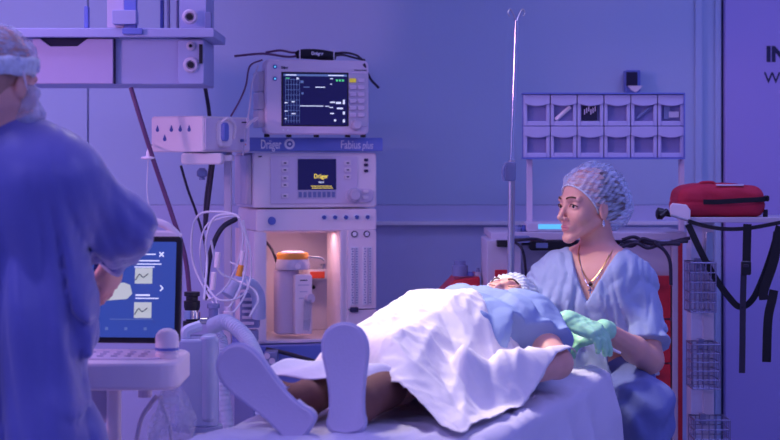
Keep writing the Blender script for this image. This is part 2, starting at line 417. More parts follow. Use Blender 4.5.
def creases(x, y, z, seed=0, warp=.35, sharp=.8):
    """irregular soft valleys with sharp ridges, about -1 .. 1"""
    wx = gnoise(x*.6+9, y*.6, z*.6, seed+5)*warp*3; wy = gnoise(x*.6, y*.6+7, z*.6, seed+6)*warp*3
    n = np.abs(gnoise(x+wx, y+wy, z+wx*.5, seed)); return 1-2*np.clip(n*2.2, 0, 1)**sharp
def bounds(prims, inf, pad=.02):
    lo, hi = np.full(3, 9.), np.full(3, -9.)
    for p in prims:
        if p[0] == 'c':
            r = max(p[3], p[4])+inf; lo = np.minimum(lo, np.minimum(p[1], p[2])-r); hi = np.maximum(hi, np.maximum(p[1], p[2])+r)
        elif p[0] == 'e':
            r = p[2].max()+inf; lo = np.minimum(lo, p[1]-r); hi = np.maximum(hi, p[1]+r)
    return lo-pad, hi+pad
def field_for(prims, h, inf=0., fine=None, hf=None, pad=.02):
    lo, hi = bounds(prims, inf, pad); axs = []
    for q in range(3): axs.append(axis_lin(lo[q], hi[q], h, None if fine is None else (fine[0][q], fine[1][q]), hf))
    return Field(*axs).add(prims, inf)
def rotm(fwd, up):
    """rows = local x (right), y (forward), z (up) axes in world coordinates"""
    f = Vector(fwd).normalized(); u = Vector(up); r = f.cross(u).normalized(); u = r.cross(f)
    return np.array([r, f, u])
def head_prims(c, Rm, s=1., male=False):
    c = np.array(c, float)
    L = lambda p: c+s*(np.array(p, float) @ Rm)
    e = lambda p, r, k=.012, sub=False: prim_ell(L(p), np.array(r)*s, Rm, k, sub)
    k = lambda a, b, ra, rb, kk=.012: prim_cone(L(a), L(b), ra*s, rb*s, kk)
    P = [e((0, -.012, .045), (.073, .094, .083)), e((0, .035, -.012), (.060, .058, .080), .02)]
    for sx in (-1, 1):
        P += [k((sx*.052, .0, -.040), (sx*.014, .074, -.092), .015, .013, .018), e((sx*.036, .064, -.026), (.022, .020, .020), .02),
              k((sx*.012, .088, .026), (sx*.044, .074, .028), .008, .009, .012)]
    P += [e((0, .080, -.098), (.018, .014, .013), .015), k((0, .087, .014), (0, .111, -.027), .0062, .0088, .010), e((0, .1125, -.030), (.0088, .0095, .0080), .006)]
    for sx in (-1, 1): P += [e((sx*.012, .100, -.034), (.0065, .009, .0065), .006)]
    for sx in (-1, 1):
        P += [e((sx*.032, .094, .006), (.016, .014, .013), .012, True)]
        P += [e((sx*.032, .0745, .005), (.0145, .0145, .0145), .004)]
        P += [e((sx*.032, .089, .004), (.0135, .008, .0048), .002, True)]
    P += [e((0, .080, -.060), (.026, .015, .020), .015), e((0, .0905, -.0585), (.021, .0080, .0050), .006), e((0, .0885, -.0675), (.018, .0085, .0060), .006)]
    P += [e((0, .104, -.0630), (.021, .010, .0010), .002, True), e((0, .100, -.0810), (.014, .006, .005), .010, True)]
    for sx in (-1, 1):
        P += [e((sx*.0735, -.004, -.006), (.009, .017, .031), .005), e((sx*.083, .002, -.002), (.005, .008, .016), .004, True)]
    return P
def hand_prims(wrist, d, nrm, thumb=1, curl=(.35, .5, .35), spread=.07, s=1., curls=None, tcurl=.3):
    """d pointing direction, nrm back-of-hand normal, thumb=+1 when the thumb is on the d x nrm side"""
    d = Vector(d).normalized(); nrm = Vector(nrm); nrm = (nrm-d*nrm.dot(d)).normalized(); sd = d.cross(nrm)*thumb
    w0 = Vector(wrist); P = []; out = []
    for i, (off, ln, r, fl) in enumerate(((.030, .088, .0115, .072), (.010, .092, .0118, .080), (-.010, .087, .0112, .074), (-.028, .079, .0102, .058))):
        k0 = w0+sd*off*.45*s+d*.012*s; kn = w0+sd*off*s+d*ln*s
        P.append(prim_cone(k0, kn, .0150*s, .0125*s, .012))
        cu = curls[i] if curls else curl; dd = (d+sd*spread*(1.5-i)).normalized(); a = kn; ang = 0
        for q, fr in enumerate((.46, .31, .23)):
            ang += cu[q]; v = dd*math.cos(ang)-nrm*math.sin(ang); b = a+v*fl*fr*s
            P.append(prim_cone(a, b, (r-.0012*q)*s*.86, (r-.0012*(q+1))*s*.86, .003)); a = b
        out.append(a)
    a = w0+sd*.018*s+d*.022*s; b = a+(sd*.62+d*.70-nrm*.25).normalized()*.045*s
    c = b+(sd*.40+d*.88-nrm*(.2+tcurl)).normalized()*.034*s; e_ = c+(sd*.12+d*.9-nrm*(.3+tcurl)).normalized()*.026*s
    P += [prim_cone(a, b, .0165*s, .0125*s, .012), prim_cone(b, c, .0115*s, .0100*s, .004), prim_cone(c, e_, .0100*s, .0080*s, .003)]
    P.append(prim_ell(w0+d*.045*s-nrm*.004*s, np.array((.040, .048, .014))*s, rotm(d, nrm), .012))
    return P, out
# ================================================================ the room
YB = 7.90; KB = F/YB
def struct(o): return tag(o, kind='structure')
def slab(name, c, d, m): return struct(MB().box(c, d, m).build(name))
slab('floor', (0, 3.2, -.05), (6.6, 10.2, .1), M['floor'])
slab('ceiling', (0, 3.2, 3.05), (6.6, 10.2, .1), M['ceil'])
slab('wall_left', (-3.05, 3.2, 1.5), (.1, 9.4, 3.0), M['wall'])
slab('wall_right', (3.05, 3.2, 1.5), (.1, 9.4, 3.0), M['wall'])
slab('wall_front', (0, -1.45, 1.5), (6.0, .1, 3.0), M['wall'])
xj = (697-390)/KB; xd = (720-390)/KB
# the back wall: upper painted panels, a paler band below the rail line, seams between the panels
mb = MB()
mb.box((0, YB+.06, 1.5), (6.0, .08, 3.0), M['seam'])
def panel(x0, x1, z0, z1, m, y=YB): mb.box(((x0+x1)/2, y+.012, (z0+z1)/2), (x1-x0, .024, z1-z0), m)
zb = ZC-(205-HY)/KB; zl = ZC-(223-HY)/KB
xs = [-3.0, (89-390)/KB, (286-390)/KB-.7, xj]
xs = [-3.0, (88-390)/KB, xj]
for i in range(len(xs)-1): panel(xs[i]+.003, xs[i+1]-.003, zb+.0006, 3.0, M['wall'])
for i in range(len(xs)-1): panel(xs[i]+.003, xs[i+1]-.003, 0.0, zb-.0006, M['band'])
panel(xj+.004, xd-.004, 0, 3.0, M['wall'])
struct(mb.build('wall_back', bevel=.002))
t1 = MB(); t1.box((((286-390)/KB+xj)/2, YB-.02, zl), (xj-(286-390)/KB, .045, .016), M['rail'])
struct(t1.build('trim_1', bevel=.002))
t2 = MB(); t2.box((xj+.004, YB-.012, 1.5), (.03, .026, 3.0), M['wall']); t2.box((xd-.012, YB-.012, 1.5), (.026, .026, 3.0), M['wall'])
struct(t2.build('trim_2', bevel=.002))
struct(MB().box((0, YB-.01, .06), (6.0, .02, .12), M['plas2']).build('baseboard_back', bevel=.003))
# the big sliding door on the right, with its lettering cut by the picture edge
dr = struct(MB().box((xd+.76, YB-.045, 1.25), (1.5, .05, 2.5), M['door']).build('door_1', bevel=.004))
q = dr.location
def dtext(s, px, py, hgt, bold):
    p = W(px, py, YB-.071)
    return text(s, hgt, Vector((p.x, YB-.0712, p.z))-Vector(q), M['ink'], dr, bold=bold, name='lettering')
dtext('IN', 766, 61, .090, .0045); dtext('WA', 764, 83, .068, .0005)
h_ = MB().cyl((xd+1.3, YB-.12, .9), (xd+1.3, YB-.12, 1.4), .014, M['steel'])
for z in (.95, 1.35): h_.cyl((xd+1.3, YB-.12, z), (xd+1.3, YB-.07, z), .010, M['steel'])
h_.build('door_handle', dr, True)
# ceiling light panels
for i, (x, y) in enumerate(PANELS):
    t = empty('ceiling_light', (x, y, 2.96))
    tag(t, 'violet glowing ceiling light panel, '+['front left', 'front right', 'middle left', 'middle right', 'rear left', 'rear right'][i]+' of six', 'light', 'ceiling light panels')
    MB().box((0, 0, .02), (1.26, .66, .04), M['plas']).build('frame', t, bevel=.004)
    MB().box((0, 0, .001), (1.14, .54, .006), M['lampg']).build('diffuser', t)

# ---- surgical lamps on ceiling arms (the lit one hangs above the picture)
def surgical_lamp(at, aim, label, lit, rad, mount):
    z = (Vector(aim)-Vector(at)).normalized(); t = empty('surgical_lamp', at, 0, label, 'lamp')
    zero = Vector((0, 0, 0)); dz = -z
    b = MB().lathe(zero-z*.02, dz, [(0, rad), (.012, rad+.006), (.045, rad+.004), (.075, rad*.86), (.095, rad*.4), (.10, .02)], M['plas' if lit else 'unit'], 48)
    b.build('lamp_head', t)
    g = MB().lathe(zero+z*.004-z*.02, dz, [(-.002, rad*.9), (.004, rad*.92)], M['lampw'] if lit else M['unit'], 40); g.build('diffuser', t)
    m_ = Vector((mount[0]-at[0], mount[1]-at[1], 0)); el = Vector((m_.x*.35, m_.y*.35, .28))
    a = MB().tube([dz*.08, dz*.14+Vector((0, 0, .05)), el, Vector((m_.x, m_.y, .30))], .022, M['plas'], 12)
    a.build('arm', t)
    MB().cyl((m_.x, m_.y, .25), (m_.x, m_.y, 3.0-at[2]), .032, M['plas']).build('pole', t)
    if lit: MB().cyl(zero+z*.02, zero+z*.10, .016, M['plas2'], .013).build('handle', t)
    return t
surgical_lamp(tuple(SPOT_AT-(SPOT_TO-SPOT_AT).normalized()*.06), tuple(SPOT_TO), 'lit round surgical lamp hanging over the patient on the bed', True, .27, (-.35, 6.3))
p = W(160, -10, 6.2)
surgical_lamp((p.x, p.y, p.z), (p.x, p.y-.35, 0), 'unlit round lamp at the top edge above the wall supply unit', False, .21, (p.x+.1, 7.2))

wlt = empty('rose_fill_panel', (-2.95, 4.7, 1.9), 0, 'added rose fill light, out of view on the left wall beyond the gowned man', 'light')  # made-up fixture around the added rose fill
MB().rbox((-.02, 0, .15), (.05, .66, .36), M['plas'], .03, axis='x').build('housing', wlt)  # made-up housing of the added rose fill
MB().rbox((.01, 0, .15), (.02, .60, .30), M['rosed'], .02, axis='x').build('diffuser', wlt)  # made-up glowing face of the added rose fill
# ================================================================ ceiling supply unit, top left
def front_box(mb, x0, x1, y0, y1, d, depth, m, r=.008, bev=None):
    """a box whose front face fills the picture rectangle at distance d"""
    a, b = W(x0, y0, d), W(x1, y1, d)
    mb.rbox(((a.x+b.x)/2, d+depth/2, (a.z+b.z)/2), (b.x-a.x, depth, a.z-b.z), m, r)
    return mb
D = 6.6
t = empty('ceiling_supply_unit', (W(110, 60, D).x, D+.3, W(0, 90, D).z), 0,
          'pale blue ceiling supply unit with drawer and outlets in the top left', 'supply unit')
b = MB()
a_, b_ = W(18, 38, D), W(203, 84, D)
b.rbox(((a_.x+b_.x)/2, D+.21, (a_.z+b_.z)/2), (b_.x-a_.x, .40, a_.z-b_.z), M['unit'], .006)
b.build('body', t, True)
s = MB(); front_box(s, 10, 214, 28, 37, D-.05, .46, M['unit'], .006); s.build('shelf', t, True)
s = MB()
f0, f1 = W(34, 39, D), W(115.5, 84, D); n0, n1 = W(41, 0, D).x, W(88, 0, D).x; nb0, nb1 = W(51, 0, D).x, W(78, 0, D).x; nz = W(0, 46.5, D).z
s.prism([(f0.x, f1.z), (f1.x-.006, f1.z), (f1.x-.006, f0.z), (n1, f0.z), (nb1, nz), (nb0, nz), (n0, f0.z), (f0.x, f0.z)], (D-.018, D-.001), M['drawer'])
dw = s.build('drawer', t, True, bevel=.003)
s = MB(); s.box(((n0+n1)/2, D-.0015, nz+.014), (n1-n0, .003, .045), M['gap']); s.build('grip_recess', dw, True)
s = MB(); s.box((f1.x-.002, D-.006, (f0.z+f1.z)/2), (.006, .012, f0.z-f1.z), M['gap']); s.build('side_gap', dw, True)
s = MB(); front_box(s, 178, 204, 40, 84, D-.015, .02, M['unit']); s.build('outlet_panel', t, True)
for (px, py, r) in ((190, 17, .023), (191, 65, .023), (191, 46, .011)):
    c = W(px, py, D-.015); o = MB(); o.lathe(c, (0, -1, 0), [(0, r+.006), (.006, r+.006), (.012, r), (.012, r*.7), (.004, r*.66), (.004, .001)], M['plas2'], 24)
    oo = o.build('gas_outlet', t, True)
    MB().cyl(c-Vector((0, .004, 0)), c-Vector((0, .018, 0)), r*.48, M['black'], n=16).build('socket', oo, True)
s = MB(); a = W(201, 54, D-.02); s.box((a.x, D-.02, a.z), (.012, .02, .07), M['black']); s.build('slot', t, True)
for (x0, x1, y0, y1, dd, m) in ((84, 88, 6, 28, .02, 'blue'), (107, 124, -40, 28, 0, 'plas2'), (124, 136, -45, 32, -.03, 'blue'), (160, 163, -45, 28, .2, 'blue'), (167, 169, -45, 28, .2, 'plas2'), (205, 211, 12, 36, .0, 'slate'), (176, 178, -40, 28, .3, 'unit')):
    s = MB(); front_box(s, x0, x1, y0, y1, D+dd, .04, M[m], .004); s.build('upright', t, True, bevel=.002)
s = MB(); front_box(s, 180, 206, -45, 28, D+.02, .3, M['unit'], .004); s.build('mast', t, True)
zc_ = W(0, -46, D).z
s = MB(); s.box((W(150, 0, D).x, D+.2, (zc_+3)/2), (.5, .34, 3-zc_+.03), M['unit']); s.build('ceiling_column', t, True, bevel=.01)
s = MB(); front_box(s, 112, 136, 10, 24, D-.06, .07, M['unit'], .004); front_box(s, 122, 142, 28, 34, D-.07, .08, M['blue'], .004); s.build('clamp', t, True)
# hoses and cables that hang from it
tag(MB().tube([W(203, 60, 7.03), W(205, 85, 7.06), W(209, 112, 7.08), W(212, 150, 7.08), W(206, 200, 7.08), W(205, 230, 7.08)], .008, M['cable']).build('supply_hose'),
    'dark hose hanging from the supply unit down behind the module box', 'hose')
tag(MB().tube([W(131, 88, 6.62), W(137, 108, 6.6), W(155, 165, 6.6), W(172, 215, 6.6), W(186, 262, 6.6), W(192, 330, 6.6)], .0085, M['cablep']).build('gas_hose'),
    'plum coloured hose slanting down the wall left of the module box', 'hose')
tag(MB().tube([W(181, 166, 6.7), W(188, 190, 6.75), W(197, 215, 6.8), W(206, 250, 6.8), W(208, 300, 6.8)], .005, M['cable']).build('power_cable'),
    'thin black cable hanging below the module box bracket', 'cable')

# ================================================================ anaesthesia machine
DM = 7.10; KM = F/DM; TH = R(15)
X0 = W(253, 0, DM).x
Om = Vector((X0, DM, 0))
am = empty('anaesthesia_machine', Om, TH, 'large white anaesthesia machine with a blue top shelf and lit open bay', 'anaesthesia machine')
sx = lambda px: (px-253)/KM*1.03      # local x from picture column
sz = lambda py: ZC-(py-HY)/KM
WF = sx(377)
def lb(mb, x0, x1, y0, y1, dy0, dy1, m, r=.006):
    mb.rbox(((x0+x1)/2, (dy0+dy1)/2, (sz(y0)+sz(y1))/2), (x1-x0, dy1-dy0, sz(y0)-sz(y1)), m, r); return mb
lb(MB(), -.04, WF+.02, 137.5, 151, -.02, .44, M['blue'], .004).build('top_shelf', am)
lb(MB(), 0, WF, 152.5, 208, .0, .40, M['plas'], .012).build('control_housing', am)
lb(MB(), .012, WF-.0, 209.5, 231.5, .0, .40, M['plas'], .010).build('switch_housing', am)
# shelf lettering and round badge
text('Dräger', .050, (sx(259.5), -.0212, sz(148.5)), M['inkw'], am, bold=.0009, width=.082)
text('Fabius', .048, (sx(339), -.0212, sz(148.5)), M['inkw'], am, width=.080)
text('plus', .042, (sx(361), -.0212, sz(148.5)), M['inkw'], am, width=.045, shear=.2)
bd = MB().cyl((sx(288), -.021, sz(144)), (sx(288), -.024, sz(144)), .021, M['inkw'], n=28).build('round_badge', am)
MB().cyl((sx(288), -.0242, sz(144)), (sx(288), -.0256, sz(144)), .012, M['inkb'], n=24).build('emblem', bd)
MB().cyl((sx(288), -.0258, sz(144)), (sx(288), -.0268, sz(144)), .006, M['inkw'], n=18).build('emblem', bd)
# control panel
cp = lb(MB(), sx(270), sx(357), 156, 204, -.006, .002, M['plas3'], .004).build('control_panel', am)
scn = lb(MB(), sx(297), sx(335.5), 159, 190, -.009, -.005, M['navy'], .002).build('screen', am)
text('Dräger', .026, (sx(313), -.0096, sz(178.5)), M['scy'], scn, width=.056, name='screen_text')
text('FABIUS', .009, (sx(317.5), -.0096, sz(183.2)), M['scw'], scn, width=.022, name='screen_text')
for yy, x0, x1 in ((186.3, 310, 331), (188.3, 311, 332)):
    MB().box(((sx(x0)+sx(x1))/2, -.0098, sz(yy)), (sx(x1)-sx(x0), .001, .0018), M['scy']).build('text_line', scn)
sk = lb(MB(), sx(297), sx(335.5), 190.6, 199, -.008, -.005, M['plas2'], .002).build('softkey_strip', am)
for i in range(8): MB().box((sx(299.5+4.75*i), -.0085, sz(194.8)), (.013, .003, .022), M['slate']).build('key', sk, bevel=.001)
for (px, py) in ((284, 163), (284, 170), (284, 178), (284, 185), (284, 196), (347, 163), (347, 170), (347, 177)):
    k_ = MB().rbox((sx(px), -.009, sz(py)), (.026, .008, .018), M['plas'], .003).build('key', cp)
    MB().box((sx(px), -.0135, sz(py)), (.010, .002, .005), M['ink']).build('key_symbol', k_)
for py in (160, 165, 171): MB().rbox((sx(366), -.004, sz(py)), (.016, .008, .011), M['ink'], .003).build('indicator', am)
pod = lb(MB(), sx(345), sx(373), 189, 203, -.012, .0, M['plas3'], .02).build('knob_plinth', am)
MB().lathe((sx(353), -.012, sz(195.5)), (0, -1, 0), [(0, .030), (.010, .030), (.012, .024), (.034, .022), (.038, .018), (.038, .001)], M['plas2'], 28).build('rotary_knob', am)
for py in (192, 198): MB().rbox((sx(365), -.015, sz(py)), (.022, .008, .012), M['plas'], .003).build('key', pod)
MB().lathe((sx(271.5), -.0, sz(221)), (0, -1, 0), [(0, .016), (.006, .016), (.006, .012), (.010, .012), (.010, .001)], M['blue'], 24).build('main_switch', am)
for i in range(5):
    px = 323.5+11*i; r_ = MB().cyl((sx(px), .0, sz(218)), (sx(px), -.002, sz(218)), .0145, M['inkw'], n=22).build('gauge_ring', am)
    MB().lathe((sx(px), -.002, sz(218)), (0, -1, 0), [(0, .008), (.006, .0085), (.012, .006), (.012, .001)], M['inkb'], 16).build('gauge_dial', r_)
MB().box((sx(260), -.0012, sz(156.5)), (.014, .002, .005), M['ink']).build('lettering_strip', am)
# open bay: frame, walls and floor of the recess
bz0, bz1 = sz(231.5), sz(341)
bay = MB()
bay.box((.012+.012, .2, (bz0+bz1)/2), (.024, .4, bz0-bz1), M['plas'])
bay.box(((0+WF)/2, .395, (bz0+bz1)/2), (WF, .02, bz0-bz1), M['plas'])
bay.box((WF/2, .2, bz1-.006), (WF, .4, .012), M['plas'])
bay.build('bay', am, bevel=.002)
lb(MB(), .004, sx(266), 232, 342, -.005, .02, M['plas'], .004).build('bay_side_panel', am)
cv = MB(); cv.box((sx(341), .11, (bz0+bz1)/2), (.012, .24, bz0-bz1), M['plas']); cv.box((sx(344.2), .07, (bz0+bz1)/2), (.030, .14, bz0-bz1), M['plas']); cv.build('bay_divider', am, bevel=.002)
# flow tube column
ft = lb(MB(), sx(347), sx(376), 231.5, 311, -.012, .20, M['plas'], .006).build('flow_tube_column', am)
for px in (353.5, 366):
    MB().lathe((sx(px), -.012, sz(235)), (0, -1, 0), [(0, .013), (.004, .013), (.004, .010), (.005, .001)], M['ink'], 20).build('pressure_dial', ft)
    MB().cyl((sx(px), -.0172, sz(235)), (sx(px), -.0178, sz(235)), .009, M['inkw'], n=18).build('dial_face', ft)
for (x0, x1) in ((349.5, 357.5), (362, 371)):
    wn = lb(MB(), sx(x0), sx(x1), 248, 307, -.016, -.010, M['inkw'], .002).build('flow_scale', ft)
    tb = MB().cyl((sx((x0+x1)/2), -.020, sz(306)), (sx((x0+x1)/2), -.020, sz(249)), .0028, M['plas2'], n=12).build('flow_tube', ft)
    tk = MB()
    for q in range(22): tk.box((sx(x0+1.8)+(.002 if q % 2 else 0), -.0168, sz(250+2.6*q)), (.006, .001, .003), M['inkb']); tk.box((sx(x1-1.6), -.0168, sz(250+2.6*q)), (.005, .001, .003), M['inkb'])
    tk.build('scale_marks', wn)
lb(MB(), sx(347), sx(377), 312, 341, -.010, .30, M['plas'], .006).build('lower_housing', am)
lb(MB(), sx(349), sx(357), 309, 314, -.025, .0, M['ink'], .003).build('knob', am)
# plinth, drawers, trolley foot
lb(MB(), -.03, WF+.03, 345, 362, -.06, .44, M['blue'], .006).build('work_shelf', am)
lb(MB(), .0, WF, 362, 450, -.0, .42, M['slate'], .006).build('base_cabinet', am)
for i in range(2):
    dq = lb(MB(), .02, WF-.02, 368+38*i, 402+38*i, -.02, .0, M['blue'], .004).build('drawer', am)
    lb(MB(), .16, WF-.16, 372+38*i, 375+38*i, -.036, -.018, M['steel'], .002).build('handle', dq)
MB().box((WF/2, .2, .12), (WF+.06, .5, .08), M['slate']).build('foot', am, bevel=.01)
MB().box((WF/2, .2, .22), (WF-.1, .38, .16), M['slate']).build('base_column', am, bevel=.01)
for (x, y) in ((.02, .0), (WF-.02, .0), (.02, .4), (WF-.02, .4)): MB().cyl((x-.012, y, .05), (x+.012, y, .05), .05, M['rubber'], n=20).build('wheel', am)
# lamp inside the open bay
l = bpy.data.lights.new('bay_lamp', 'AREA'); l.shape = 'RECTANGLE'; l.size = .26; l.size_y = .05; l.energy = .55; l.color = (1.0, .58, .62)
lo = bpy.data.objects.new('bay_lamp', l); C.objects.link(lo); lo.parent = am; lo.location = (sx(304), .10, bz0-.014)
MB().box((sx(304), .10, bz0-.005), (.28, .06, .010), M['plas']).build('bay_light', am)
# side rail with the dark hose socket
MB().box((-.012, .15, sz(180)), (.024, .26, .20), M['plas2']).build('side_cover', am, bevel=.006)
# --- vaporiser in the bay
vz = sz(340)
vp = empty('vaporiser', (0, 0, 0), 0, 'white anaesthetic vaporiser with an orange collar standing in the lit bay', 'vaporiser')
vl = Om+Matrix.Rotation(TH, 3, 'Z') @ Vector((sx(296.5), .10, vz)); vp.location = vl; vp.rotation_euler = (0, 0, TH); MW[vp.name] = Matrix.Translation(vl) @ Matrix.Rotation(TH, 4, 'Z')
h = lambda py: (sz(py)-vz)*.955
MB().rbox((-.018, .02, (h(268)+h(337))/2), (.095, .10, h(268)-h(337)), M['plas3'], .03, axis='z').build('body', vp)
MB().lathe((.004, .0, h(268)), (0, 0, 1), [(0, .070), (.02, .070), (.030, .066), (.045, .063), (.045, .01)], M['plas2'], 36).build('control_dial', vp)
MB().lathe((.004, .0, h(258.5)), (0, 0, 1), [(0, .062), (.006, .064), (.024, .064), (.030, .060), (.030, .01)], M['orange'], 36).build('collar', vp)
MB().lathe((.004, .0, h(251.5)), (0, 0, 1), [(0, .05), (.006, .048), (.010, .04), (.010, .01)], M['plas2'], 30).build('cap', vp)
MB().cyl((.01, -.065, h(264)), (.01, -.072, h(264)), .012, M['plas'], n=18).build('lock_button', vp)
fp = MB().rbox((.034, -.040, (h(273)+h(336))/2), (.070, .06, h(273)-h(336)), M['plas'], .008).build('front_block', vp)
for q, yy in enumerate((279, 284, 291, 298)): MB().box((.034, -.0705, h(yy)), ([.030, .045, .03, .04][q], .001, .004), M['ink' if q == 0 else 'plas2']).build('print', fp)
MB().lathe((.056, -.066, h(299)), (.3, -1, .2), [(0, .020), (.010, .021), (.020, .018), (.020, .001)], M['plas2'], 24).build('filler_cap', vp)
MB().cyl((.052, -.072, h(300)), (.040, -.090, h(332)), .018, M['glass'], .012).build('filler_spout', vp)
MB().tube([(.03, .0, h(257)), (.07, -.03, h(255)), (.11, -.04, h(256)), (.125, -.04, h(259))], .004, M['steel']).build('lever', vp)
MB().tube([(-.05, .05, h(262)), (-.07, .05, h(248)), (-.085, .1, h(240))], .006, M['cable']).build('tube', vp)
# --- empty second mount with red label
mp_ = empty('vaporiser_mount', (0, 0, 0), 0, 'white bracket with a red label on the back of the lit bay', 'bracket')
ml = Om+Matrix.Rotation(TH, 3, 'Z') @ Vector((sx(333), .34, sz(291))); mp_.location = ml; mp_.rotation_euler = (0, 0, TH); MW[mp_.name] = Matrix.Translation(ml) @ Matrix.Rotation(TH, 4, 'Z')
hm = lambda py: sz(py)-sz(290)
MB().rbox((0, -.02, hm(279)), (.088, .10, .040), M['plas'], .006).build('block', mp_)
MB().box((-.004, -.0705, hm(279.5)), (.062, .002, .028), M['redlab']).build('red_label', mp_, bevel=.001)
for x in (-.035, .028): MB().lathe((x, -.03, hm(274)), (0, 0, 1), [(0, .006), (.012, .006), (.012, .010), (.020, .010), (.022, .005)], M['steel'], 16).build('pin', mp_)
MB().rbox((-.028, .01, hm(291)), (.018, .06, .05), M['plas2'], .004).build('latch', mp_)
MB().cyl((.0, .04, hm(294)), (.0, .02, hm(294)), .008, M['black'], n=16).build('hole', mp_)
# --- low rail, small black valve below the bay, dark floor equipment

# ================================================================ patient monitor on the shelf
tm = empty('patient_monitor', (0, 0, 0), 0, 'lilac patient monitor with a dark blue screen on the blue shelf', 'monitor')
DQ = 7.0; KQ = F/DQ; THM = R(15)
ml = W(264, 137, DQ); ml.z = sz(137.5)+.001; ml.y = DQ+.02; tm.location = ml; tm.rotation_euler = (0, 0, THM); MW[tm.name] = Matrix.Translation(ml) @ Matrix.Rotation(THM, 4, 'Z')
mx = lambda px: (px-264)/KQ*1.02
mz = lambda py: (136.5-py)/KQ+.006
def mbx(mb, x0, x1, y0, y1, d0, d1, m, r=.006):
    mb.rbox(((x0+x1)/2, (d0+d1)/2, (mz(y0)+mz(y1))/2), (x1-x0, d1-d0, mz(y0)-mz(y1)), m, r); return mb
mbx(MB(), mx(265), mx(370), 60, 135.5, .0, .07, M['plas3'], .020).build('housing', tm)
mbx(MB(), mx(266)+.01, mx(369)-.01, 64, 133, .06, .15, M['plas2'], .020).build('rear_housing', tm)
mbx(MB(), mx(281), mx(349), 72.5, 127, -.003, .002, M['black'], .003).build('screen_frame', tm)
sc = mbx(MB(), mx(282.5), mx(347.5), 74, 126, -.005, -.002, M['navy'], .002).build('screen', tm)
def ln(x0, x1, y0, y1, m, nm='trace', dd=-.0058):
    return MB().box(((mx(x0)+mx(x1))/2, dd, (mz(y0)+mz(y1))/2), (mx(x1)-mx(x0), .0008, mz(y0)-mz(y1)), m).build(nm, sc)
ln(283, 347, 74.6, 76.6, M['scgr'], 'header_bar'); ln(285, 296, 75.1, 76, M['scw'], 'header_text', -.0066); ln(328, 344, 75.1, 76, M['scw'], 'header_text', -.0066)
gr = MB()
for i in range(6): gr.box((mx(285+2.8*i), -.0056, (mz(79)+mz(124))/2), (.0014, .0006, mz(79)-mz(124)), M['scgr'])
for j in range(9): gr.box((mx(292), -.0056, mz(80+5.2*j)), (mx(299)-mx(285), .0006, .0014), M['scgr'])
gr.build('grid', sc)
ln(299.5, 323, 106.2, 107, M['scw']); ln(325, 329, 106.4, 107.1, M['scw']); ln(303, 309, 87.2, 88, M['scgr']); ln(315, 325, 87.2, 88, M['scw'])
ln(301, 303, 93, 95, M['scgr']); ln(300, 303, 81, 83.5, M['scgr'])
for (x0, x1, y0, y1, m) in ((336, 338, 79.5, 81.5, 'scg'), (339, 341, 79.5, 81.5, 'scg'), (342, 344, 79.5, 81.5, 'scg'), (330, 333, 78.5, 79.3, 'scw'), (330, 332, 84, 84.8, 'scw'),
    (330, 335, 102, 103.3, 'scw'), (336, 341, 102.3, 104.3, 'scw'), (343, 345, 100, 104.5, 'scw'), (329, 333, 107.5, 108.3, 'scw'), (337, 343, 108, 109.6, 'scw'), (330, 334, 113.5, 114.6, 'scw'),
    (334, 336, 120, 122, 'scw'), (343, 345, 112, 115, 'scw'), (343, 345, 120, 123, 'scw'), (284, 287, 103, 104, 'scw'), (291, 294, 102, 103, 'scw'), (284, 287, 111.5, 112.3, 'scw'), (291, 295, 114, 115, 'scw'),
    (284, 286, 119, 120, 'scw'), (285, 289, 78.4, 79.2, 'scg'), (296, 298, 78, 80, 'scw')):
    ln(x0, x1, y0, y1, M[m], 'readout')
keys = mbx(MB(), mx(349), mx(369), 73, 127.5, -.002, .002, M['plas2'], .006).build('key_panel', tm)
for j in range(6):
    for i in range(2):
        y = 80.3+7*j; x = 353.2+8.5*i
        MB().rbox((mx(x), -.005, mz(y)), (.026, .007, .016), M['yel' if (i, j) == (0, 0) else 'plas3'], .003).build('key', keys)
MB().lathe((mx(356.5), -.002, mz(125.5)), (0, -1, 0), [(0, .022), (.006, .022), (.010, .020), (.028, .018), (.031, .014), (.031, .001)], M['plas2'], 26).build('rotary_knob', tm)
for yy in (67.5, 79.5):
    e = MB().cyl((mx(274.5), -.001, mz(yy)), (mx(274.5), -.0035, mz(yy)), .0085, M['inkb'], n=20).build('status_light', tm)
    MB().cyl((mx(274.5), -.0036, mz(yy)), (mx(274.5), -.0045, mz(yy)), .004, M['sccy'], n=14).build('lens', e)
text('Dräger', .013, (mx(281), -.0012, mz(69.2)), M['ink'], tm, bold=.0006, width=.026)
text('Infinity Delta', .010, (mx(355), -.0012, mz(70.6)), M['ink'], tm, width=.050)
for x in (283, 287.5): MB().cyl((mx(x), -.001, mz(131)), (mx(x), -.003, mz(131)), .0035, M['inkw'], n=10).build('indicator', tm)
for x in (268, 290, 318, 350, 366): MB().cyl((mx(x), .03, .0), (mx(x), .03, .012), .011, M['rubber'], n=12).build('foot', tm)
# modules plugged in to its left side
for i, (y0, y1) in enumerate(((72, 92), (93, 110), (111, 128))):
    mbx(MB(), mx(259.5), mx(265), y0, y1, .03, .14, M['plas2'], .004).build('plug_in_module', tm)
tag(MB().tube([W(257, 118, 6.97), W(251, 122, 6.9), W(247, 127, 6.85)], .006, M['plas']).build('white_plug'), 'white plug and lead on the left side of the patient monitor', 'plug')
